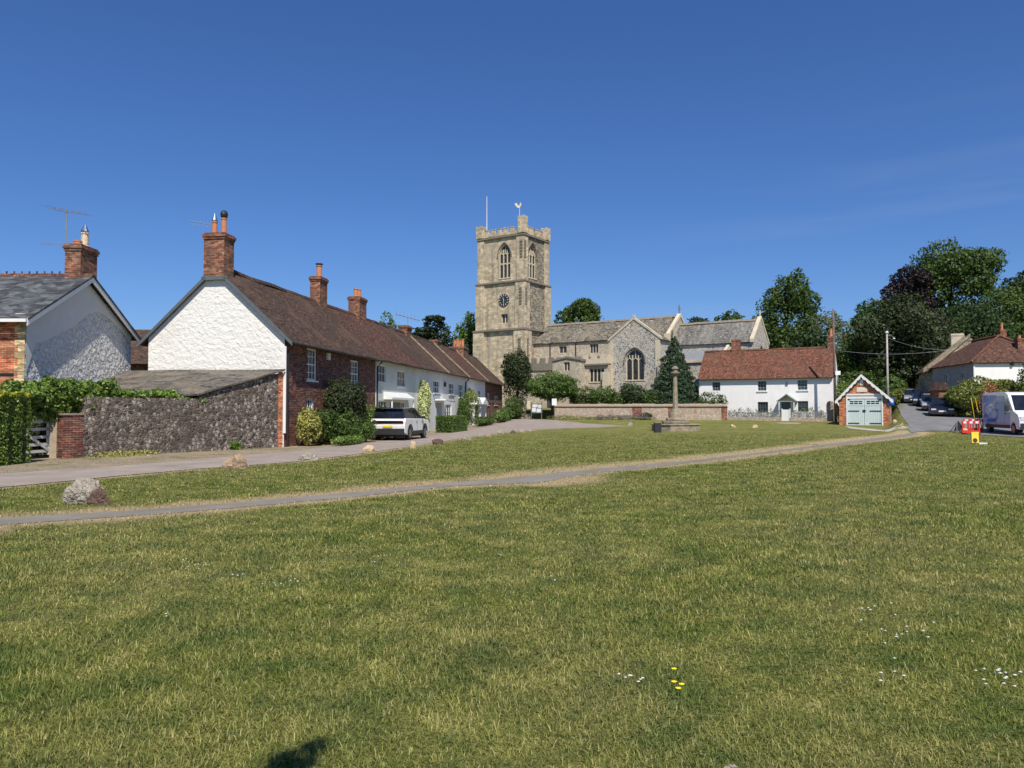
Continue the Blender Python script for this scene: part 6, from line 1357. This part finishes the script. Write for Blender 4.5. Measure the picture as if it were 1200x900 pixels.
def car(label, cat, c, hd, L_, W_, H, pm, belt=1.0, nose=.78, suv=False, clad=True, plate='w', group=None, name='parked_car'):
    hd = Vector((hd[0], hd[1], 0)).normalized(); ang = math.atan2(hd.y, hd.x)
    g = (tz(c[0] + hd.x * 1.5, c[1] + hd.y * 1.5) - tz(c[0] - hd.x * 1.5, c[1] - hd.y * 1.5)) / 3
    t = thing(name, label, cat, (c[0], c[1], tz(*c) + .03), ang, group); t.rotation_euler = (0, -math.atan(g), ang)
    h = L_ / 2; r = .34 if suv else .31; wx = L_ * .295; ar = r + .05; lo = .26 if suv else .2
    prof = [(-h + .04, lo + .1)] + [(-wx - ar, lo)] + arc_pts(-wx, r, ar, math.pi - .12, .12) + arc_pts(wx, r, ar, math.pi - .12, .12) + [(wx + ar, lo), (h - .08, lo + .05), (h, lo + .28), (h - .03, nose - .1), (h - .22, nose + .02), (h * .5, belt - .03), (h * .4, belt), (-h + .12, belt + .05), (-h + .03, belt - .12), (-h, belt - .35)]
    m = MB(); m.extr([(a, -W_ / 2, b_) for a, b_ in prof], (0, W_, 0)); m.build('body', pm, t, bevel=.05)
    MB().box(-wx - .9 + .4, -W_ / 2 + .16, .15, wx + .5, W_ / 2 - .16, .55).build('underbody', MT['black_plastic'], t)
    gp = [(-h + .10, belt + .03, W_ / 2 - .07), (-h + (.28 if suv else .42), H - .07, W_ / 2 - .2), (-.3, H - .0, W_ / 2 - .19), (h * .14, H - .10, W_ / 2 - .2), (h * .50, belt - .01, W_ / 2 - .08)]
    V = [(x, -w2, z) for x, z, w2 in gp] + [(x, w2, z) for x, z, w2 in gp]; n = 5
    m = MB(); m.raw(V, [(0, 4, 3, 2, 1), (5, 6, 7, 8, 9), (0, 1, 6, 5), (1, 2, 7, 6), (2, 3, 8, 7), (3, 4, 9, 8)]); m.build('windows', MT['car_glass'], t)
    m = MB(); ro = [(gp[1][0] - .05, H - .085), (gp[2][0], H - .02), (gp[3][0] + .02, H - .075)]; w2 = W_ / 2 - .185
    for a, b_ in zip(ro[:-1], ro[1:]): m.extr([(a[0], -w2, a[1]), (b_[0], -w2, b_[1]), (b_[0], -w2, b_[1] + .04), (a[0], -w2, a[1] + .04)], (0, 2 * w2, 0))
    m.build('roof', pm if not suv else MT['car_black'], t)
    for sd_ in (-1, 1):
        m = MB()
        for f0, f1, wd in ((gp[0], gp[1], .09), (gp[4], gp[3], .06)):
            a = Vector((f0[0], sd_ * (f0[2] + .005), f0[1])); b_ = Vector((f1[0], sd_ * (f1[2] + .008), f1[1])); dx = wd if f0 is gp[0] else -wd
            m.face([a, a + Vector((dx * 1.8, 0, 0)), b_ + Vector((dx, 0, 0)), b_])
        xm = -.12; m.face([(xm - .04, sd_ * (W_ / 2 - .068), belt), (xm + .04, sd_ * (W_ / 2 - .068), belt), (xm + .03, sd_ * (W_ / 2 - .185), H - .06), (xm - .05, sd_ * (W_ / 2 - .185), H - .06)])
        m.build('pillars', pm if not suv else MT['car_black'], t)
        MB().box(h * .36 - .1, sd_ * (W_ / 2 + .08) - .09, belt + .02, h * .36 + .06, sd_ * (W_ / 2 + .08) + .09, belt + .14).build('wing_mirror', MT['car_black'] if suv else pm, t, bevel=.02)
        y0, y1 = sorted((sd_ * (W_ / 2 - .08), sd_ * (W_ / 2 - .44)))
        MB().box(h - .16, y0, nose - .22, h - .015, y1, nose - .06).build('headlight', MT['lens'], t)
        MB().box(-h - .022, y0, belt - (.2 if suv else .32), -h + .05, y1, belt - (.12 if suv else .2)).build('tail_light', MT['red_light'], t)
        for xw in (-wx, wx): wheel(t, xw, sd_ * (W_ / 2 - .10), r, .2, sd_)
    for x0, x1 in ((h - .1, h + .012), (-h - .015, -h + .1)):
        MB().box(x0, -W_ / 2 + .03, lo + .02, x1, W_ / 2 - .03, lo + (.34 if clad else .16)).build('bumper', MT['black_plastic'], t, bevel=.02)
    if suv:
        for sd_ in (-1, 1):
            m = MB()
            for xw in (-wx, wx):
                o1 = arc_pts(xw, r, ar + .09, math.pi - .05, .05, 8); o2 = arc_pts(xw, r, ar - .01, math.pi - .05, .05, 8)
                for i in range(8): m.extr([(o1[i][0], sd_ * (W_ / 2), o1[i][1]), (o1[i + 1][0], sd_ * (W_ / 2), o1[i + 1][1]), (o2[i + 1][0], sd_ * (W_ / 2), o2[i + 1][1]), (o2[i][0], sd_ * (W_ / 2), o2[i][1])], (0, sd_ * .015, 0))
            m.bb((0, sd_ * (W_ / 2), 0), U, (0, sd_, 0), -wx + ar, wx - ar, lo + .02, lo + .2, .0, .012); m.build('wheel_arch_trim', MT['black_plastic'], t)
        MB().box(-h - .018, -W_ / 2 + .1, belt - .22, -h + .05, W_ / 2 - .1, belt - .08).build('rear_lamp_band', MT['car_black'], t)
        for sd_ in (-1, 1):
            m = MB(); m.bb((0, sd_ * (W_ / 2), 0), U, (0, sd_, 0), -.14, -.12, lo + .2, belt - .04, .0, .004); m.bb((0, sd_ * (W_ / 2), 0), U, (0, sd_, 0), .88, .90, lo + .2, belt - .06, .0, .004); m.bb((0, sd_ * (W_ / 2), 0), U, (0, sd_, 0), -1.1, -1.08, lo + .5, belt - .04, .0, .004); m.build('door_seam', MT['black_plastic'], t)
            for xx_ in (-.32, .62 - .95 + 1.0): MB().bb((0, sd_ * (W_ / 2), 0), U, (0, sd_, 0), xx_, xx_ + .16, belt - .16, belt - .12, .0, .03).build('door_handle', MT['rim'], t)
        MB().box(-h + .1, -w2, H - .03, -h + .32, w2, H + .0).build('roof_spoiler', MT['car_black'], t)
    if plate == 'y': MB().box(-h - .025, -.26, belt - .42, -h + .02, .26, belt - .31).build('number_plate', MT['plate_y'], t)
    MB().box(h - .06, -.26, lo + .2, h + .02, .26, lo + .31).build('number_plate', MT['plate_w'], t)
    MB().box(h - .12, -.4, nose - .24, h - .0, .4, nose - .12).build('grille', MT['black_plastic'], t)
    return t
hv = (.178, .984); rc = Vector((-5.46, 39.2, 0)); cc = rc + Vector((hv[0], hv[1], 0)) * 2.22 - Vector((hv[1], -hv[0], 0)) * .92
car('white SUV with black roof and yellow rear plate parked outside the rendered cottage', 'car', (cc.x, cc.y), hv, 4.45, 1.84, 1.66, MT['car_white'], 1.08, .98, True, True, 'y')
PG = 'cars parked on the climbing lane'
def lanecar(label, px, Y, hx, L_, H, pm):
    d = Vector((-hx, -1)).normalized(); car(label, 'car', ((px - 600) / FPX * Y - d.x * L_ / 2, Y - d.y * L_ / 2), (-hx, -1), L_, 1.76, H, pm, .62 * H, .5 * H, group=PG)
lanecar('black hatchback facing the green, nearest of the cars parked up the lane', 1104, 62.4, .50, 4.2, 1.46, MT['car_black'])
lanecar('silver car tucked immediately behind the black hatchback', 1093, 68.5, .52, 4.0, 1.5, MT['car_silver'])
lanecar('dark car half hidden between the silver car and the navy estate', 1090, 74.5, .5, 4.2, 1.5, MT['car_black'])
lanecar('navy blue estate car halfway up the climbing lane', 1081, 76.5, .55, 4.4, 1.6, MT['car_navy'])
lanecar('small silver-white car furthest up the climbing lane', 1070, 82, .55, 4.0, 1.55, MT['car_silver'])
# van
vh = Vector((-.22, -.975, 0)).normalized(); t = thing('delivery_van', 'high-roofed silver and white van with blue swirling side graphics at the right edge', 'van', (32.35, 49.2, tz(32.3, 49.2) + .02), math.atan2(vh.y, vh.x))
r = .35; prof = [(-2.98, .42), (-2.0 - .42, .36)] + arc_pts(-2.0, r, .42, math.pi - .1, .1) + arc_pts(2.0, r, .42, math.pi - .1, .1) + [(2.45, .36), (2.85, .34), (2.95, .5), (2.93, .95), (2.75, 1.22), (2.05, 1.47), (1.25, 2.50), (.85, 2.64), (-.5, 2.70), (-2.85, 2.66), (-2.98, 2.55)]
m = MB(); m.extr([(a, -1.0, b_) for a, b_ in prof], (0, 2.0, 0)); bd = m.build('body', [MT['van_white']], t, bevel=.07)
def vside(name, pts, mt, d=.012, par=None):
    m = MB(); m.extr([(a, -1.0 - .002, b_) for a, b_ in pts], (0, -d, 0)); return m.build(name, mt, par or t)
vside('side_wrap', [(-2.90, .62), (1.5, .62), (1.62, 1.38), (1.18, 1.42), (.66, 2.42), (-2.86, 2.5)], MT['van_grey'], .006)
blob = lambda cx, cz, rx, rz, a0, a1, w_: [(cx + rx * math.cos(a), cz + rz * math.sin(a)) for a in np.linspace(a0, a1, 10)] + [(cx + (rx - w_) * math.cos(a), cz + (rz - w_) * math.sin(a)) for a in np.linspace(a1, a0, 10)]
vside('blue_graphic', [(-2.86, 2.0), (-1.2, 2.05), (-.75, 2.3), (-.6, 2.49), (-2.86, 2.52)], MT['van_blue'], .012)
for pts in (blob(-2.0, 1.55, .75, .5, .3, 5.6, .22), blob(-.9, 1.2, .7, .45, -2.4, 2.2, .2), blob(-2.3, .95, .5, .28, 0, 5, .15), blob(-.4, 1.75, .42, .3, 1, 5.5, .14), blob(-1.5, 1.15, 1.2, .42, 2.6, 6.2, .3)): vside('blue_graphic', pts, MT['van_blue'], .010)
vside('white_graphic', blob(-1.5, 1.7, .35, .22, 0, 4.5, .1), MT['van_white'], .013)
vside('side_window', [(.88, 1.5), (1.78, 1.5), (1.2, 2.25), (.88, 2.25)], MT['car_glass'], .014); vside('sill_trim', [(-2.45, .38), (1.55, .38), (1.55, .6), (-2.45, .6)], MT['black_plastic'], .02)
vside('door_handle', [(.78, 1.28), (1.0, 1.28), (1.0, 1.34), (.78, 1.34)], MT['black_plastic'], .03); vside('door_seam', [(.7, .62), (.72, .62), (.72, 2.4), (.7, 2.4)], MT['black_plastic'], .009); vside('door_seam', [(-.6, .62), (-.58, .62), (-.58, 2.4), (-.6, 2.4)], MT['black_plastic'], .009)
nsl = Vector((1.03, 0, .8)).normalized(); a = Vector((2.02, 0, 1.50)); b_ = Vector((1.27, 0, 2.46)); m = MB()
m.face([a + nsl * .012 + Vector((0, -.9, 0)), a + nsl * .012 + Vector((0, .9, 0)), b_ + nsl * .012 + Vector((0, .82, 0)), b_ + nsl * .012 + Vector((0, -.82, 0))]); m.build('windscreen', MT['car_glass'], t)
MB().box(2.80, -.96, .36, 2.99, .96, .72).build('bumper', MT['black_plastic'], t, bevel=.03); MB().box(2.86, -.5, .76, 2.96, .5, 1.05).build('grille', MT['black_plastic'], t)
for sd_ in (-1, 1):
    y0, y1 = sorted((sd_ * .95, sd_ * .6)); MB().box(2.66, y0, .86, 2.95, y1, 1.14).build('headlight', MT['lens'], t, bevel=.03)
    MB().box(1.55, sd_ * 1.2 - .1, 1.45, 1.68, sd_ * 1.2 + .1, 1.85).build('wing_mirror', MT['black_plastic'], t, bevel=.03)
    for xw in (-2.0, 2.0): wheel(t, xw, sd_ * .88, r, .22, sd_)
    MB().box(-3.0, *sorted((sd_ * .98, sd_ * .84))[:1], .9, -2.97, sorted((sd_ * .98, sd_ * .84))[1], 1.5).build('tail_light', MT['red_light'], t)

# ------------------------------------------------------------------ roadworks bits
def barrier(label, px, Y, rz, grp='roadworks barriers'):
    g = Gy(px, Y); t = thing('barrier', label, 'barrier', tuple(g), rz, grp)
    m = MB(); m.box(-.6, -.03, .08, .6, .03, .26); m.box(-.6, -.03, .66, .6, .03, .86)
    for x in (-.6, -.2, .14, .54): m.box(x, -.029, .26, x + .06, .029, .66)
    m.build('frame', MT['red_plastic'], t); MB().box(-.5, -.036, .80, .5, -.031, .97).build('reflective_panel', MT['white_band'], t) if False else None
    for x0 in (-.52, -.1, .3): MB().box(x0, -.037, .69, x0 + .2, -.031, .83).build('reflective_panel', MT['white_band'], t)
    for x in (-.45, .35): MB().box(x, -.25, .0, x + .1, .25, .07).build('foot', MT['black_plastic'], t)
barrier('red and white plastic barrier facing the green beside the van', 1137, 49.0, .1); barrier('red plastic barrier turned sideways near the rear of the van', 1146, 50.3, 1.1); barrier('red plastic barrier at the back of the roadworks group', 1140, 52, -.25)
g = Gy(1123.5, 50.5); t = thing('roadworks_sign', 'black back of a folding triangular roadworks sign beside the red barriers', 'sign', tuple(g), .1)
MB().extr([(-.38, 0, .15), (.38, 0, .15), (0, .1, .82)], (0, .02, 0)).build('sign_plate', MT['black'], t)
for a in (-.3, .3): m = MB(); m.tube([(a * .3, .1, .7), (a * 1.2, .5, 0)], .02, 5); m.tube([(a * .3, .1, .7), (a * 1.1, -.2, 0)], .03, 5); m.build('leg', MT['black'], t)
MB().lathe([(.02, 0), (.22, .02), (.26, .12), (.18, .26), (.06, .33)], (.12, -.35, 0), 10).build('sand_bag', MT['rock_sand'], t, smooth=True)
g = G(1144.5, 520.5); t = thing('warning_sign', 'small yellow folding sign with dark disc standing on the grass', 'sign', tuple(g), -.15)
m = MB(); m.extr([(-.2, 0, .06), (.1, 0, .06), (.14, .12, .56), (-.16, .12, .56)], (0, .03, 0)); m.build('sign_panel', MT['yellow'], t)
MB().extr([(.1, .3, .0), (.14, .3, 0), (.17, .14, .55), (.12, .14, .55)], (0, .02, 0)).build('rear_leg', MT['yellow'], t)
MB().extr([(-.04 + .11 * math.cos(a), .02 + .0, .2 + .1 * math.sin(a)) for a in np.linspace(0, 6.28, 15)[:-1]], (0, .05, 0)).build('dark_disc', MT['black'], t) if False else MB().extr([(-.05 + .10 * math.cos(a), -.012 + .24 * (.12 + .1 * math.sin(a) + .03), .18 + .1 * math.sin(a)) for a in np.linspace(0, 6.28, 15)[:-1]], (0, -.012, 0)).build('dark_disc', MT['black'], t)
MB().box(.05, -.12, 0, .42, .1, .07).build('base_weight', MT['white_band'], t)
m = MB(); g = Gy(1149, 51.6)
for i, (dx, mt_) in enumerate(((0, 'yellow'), (.28, 'yellow'))):
    t = thing('warning_pole', ['tall yellow warning pole leaning at the rear of the van', 'second yellow warning pole, right of the leaning pair at the van rear'][i], 'pole', (g.x - .25 + dx, g.y + .3, g.z), 0, 'warning poles')
    MB().tube([(.15 + i * .1, 0, 0), (-.15, .1, 2.3)], .022, 6).build('pole', MT[mt_], t); MB().tube([(.15 + i * .1 - .006, -.002, .1), (-.04, .07, 1.5)], .026, 6).build('black_band', MT['black'], t)

# ------------------------------------------------------------------ flowers on the lawn
g = G(793, 812)
def flower(name, label, cat, x, y, h, r, mt_, group, lean=(0, 0)):
    t = thing(name, label, cat, (x, y, tz(x, y)), 0, group)
    MB().tube([(0, 0, 0), (lean[0] * .5, lean[1] * .5, h * .55), (lean[0], lean[1], h)], .0018 if name == 'dandelion' else .001, 4).build('stem', MT['stem'], t)
    m = MB(); n = 12
    for k in range(n):
        a = 6.283 * k / n; d = Vector((math.cos(a), math.sin(a), .25)); s_ = Vector((-math.sin(a), math.cos(a), 0)); c = Vector((lean[0], lean[1], h))
        m.face([c, c + d * r * .6 - s_ * r * .22, c + d * r, c + d * r * .6 + s_ * r * .22])
    m.lathe([(r * .45, -.003), (r * .4, .004), (.001, .008)], (lean[0], lean[1], h), 8)
    m.build('petals', mt_, t); return t
for i, (px, py, lb) in enumerate(((790, 790, 'topmost yellow dandelion of the cluster on the lawn'), (790, 806, 'yellow dandelion at the left middle of the lawn cluster'), (799, 809, 'yellow dandelion at the right of the lawn cluster'), (795, 814, 'lowest and largest yellow dandelion of the lawn cluster'))):
    q = G(px, py + 9); flower('dandelion', lb, 'flower', q.x, q.y, .075, .019, MT['dandelion'], 'dandelions', (.0, -.003))
rr = random.Random(21); dl = []
spots = [(1165, 797, 30, 16, 16), (1060, 745, 34, 14, 12), (1010, 718, 30, 10, 6), (730, 798, 14, 5, 4), (755, 800, 12, 4, 3), (222, 664, 30, 6, 7), (320, 688, 20, 8, 4), (197, 724, 8, 5, 2), (650, 676, 12, 8, 3), (455, 660, 20, 10, 3), (283, 674, 20, 5, 3), (1040, 780, 20, 20, 5), (350, 680, 15, 6, 3), (580, 650, 8, 10, 2)]
d0 = None
for sx_, sy_, wx_, wy_, n in spots:
    for _ in range(n):
        q = G(sx_ + rr.gauss(0, wx_ * .5), sy_ + rr.gauss(0, wy_ * .5) + 4)
        if d0 is None: d0 = flower('daisy', 'small white daisy in the short lawn grass', 'flower', q.x, q.y, .05, .011, MT['daisy'], 'white daisies scattered over the lawn'); continue
        c = copy_tree(d0); c.location = (q.x, q.y, 0); c.scale = (1, 1, 1); k_ = rr.uniform(.8, 1.25); c.scale = (k_, k_, rr.uniform(.7, 1.1))
q = G(857, 906); o = rock('pale stone just showing at the bottom edge of the lawn', 857, 909, 20, 11, MT['rock_pale'], 33, None, name='pebble')

# unseen tree added behind the viewpoint so that a hanging spray shadows the lawn
t = thing('unseen_shadow_tree', 'unseen tree added behind the viewpoint, its leafy spray shadowing the lawn', 'tree', (-3.2, -5.5, 0), 0)
tip = Vector((-1.03, 3.58, 0)) + sv * 6.2 - Vector((-3.2, -5.5, 0)); m = MB()
m.tube([(0, 0, -.2), (.1, .1, 3), (.2, .2, 5.6)], [.22, .17, .10], 8); m.tube([(.15, .1, 4.2), (tip * .5 + Vector((0, 0, 2.6))), tip], [.08, .04, .01], 6); m.build('trunk', MT['bark'], t)
crown('crown', t, LM['mid'], [(tip.x + .03, tip.y - .04, tip.z, .10, .11, .08), (tip.x + .09, tip.y + .13, tip.z + .0, .06, .06, .05), (tip.x + .02, tip.y - .14, tip.z, .09, .09, .05)], 130, .08, 501, fill=.3)
crown('crown', t, LM['mid'], [(0, -1, 6.2, 2.2, 2.0, 1.7), (-1, -1.5, 5.2, 1.6, 1.6, 1.2)], 5000, .16, 502)
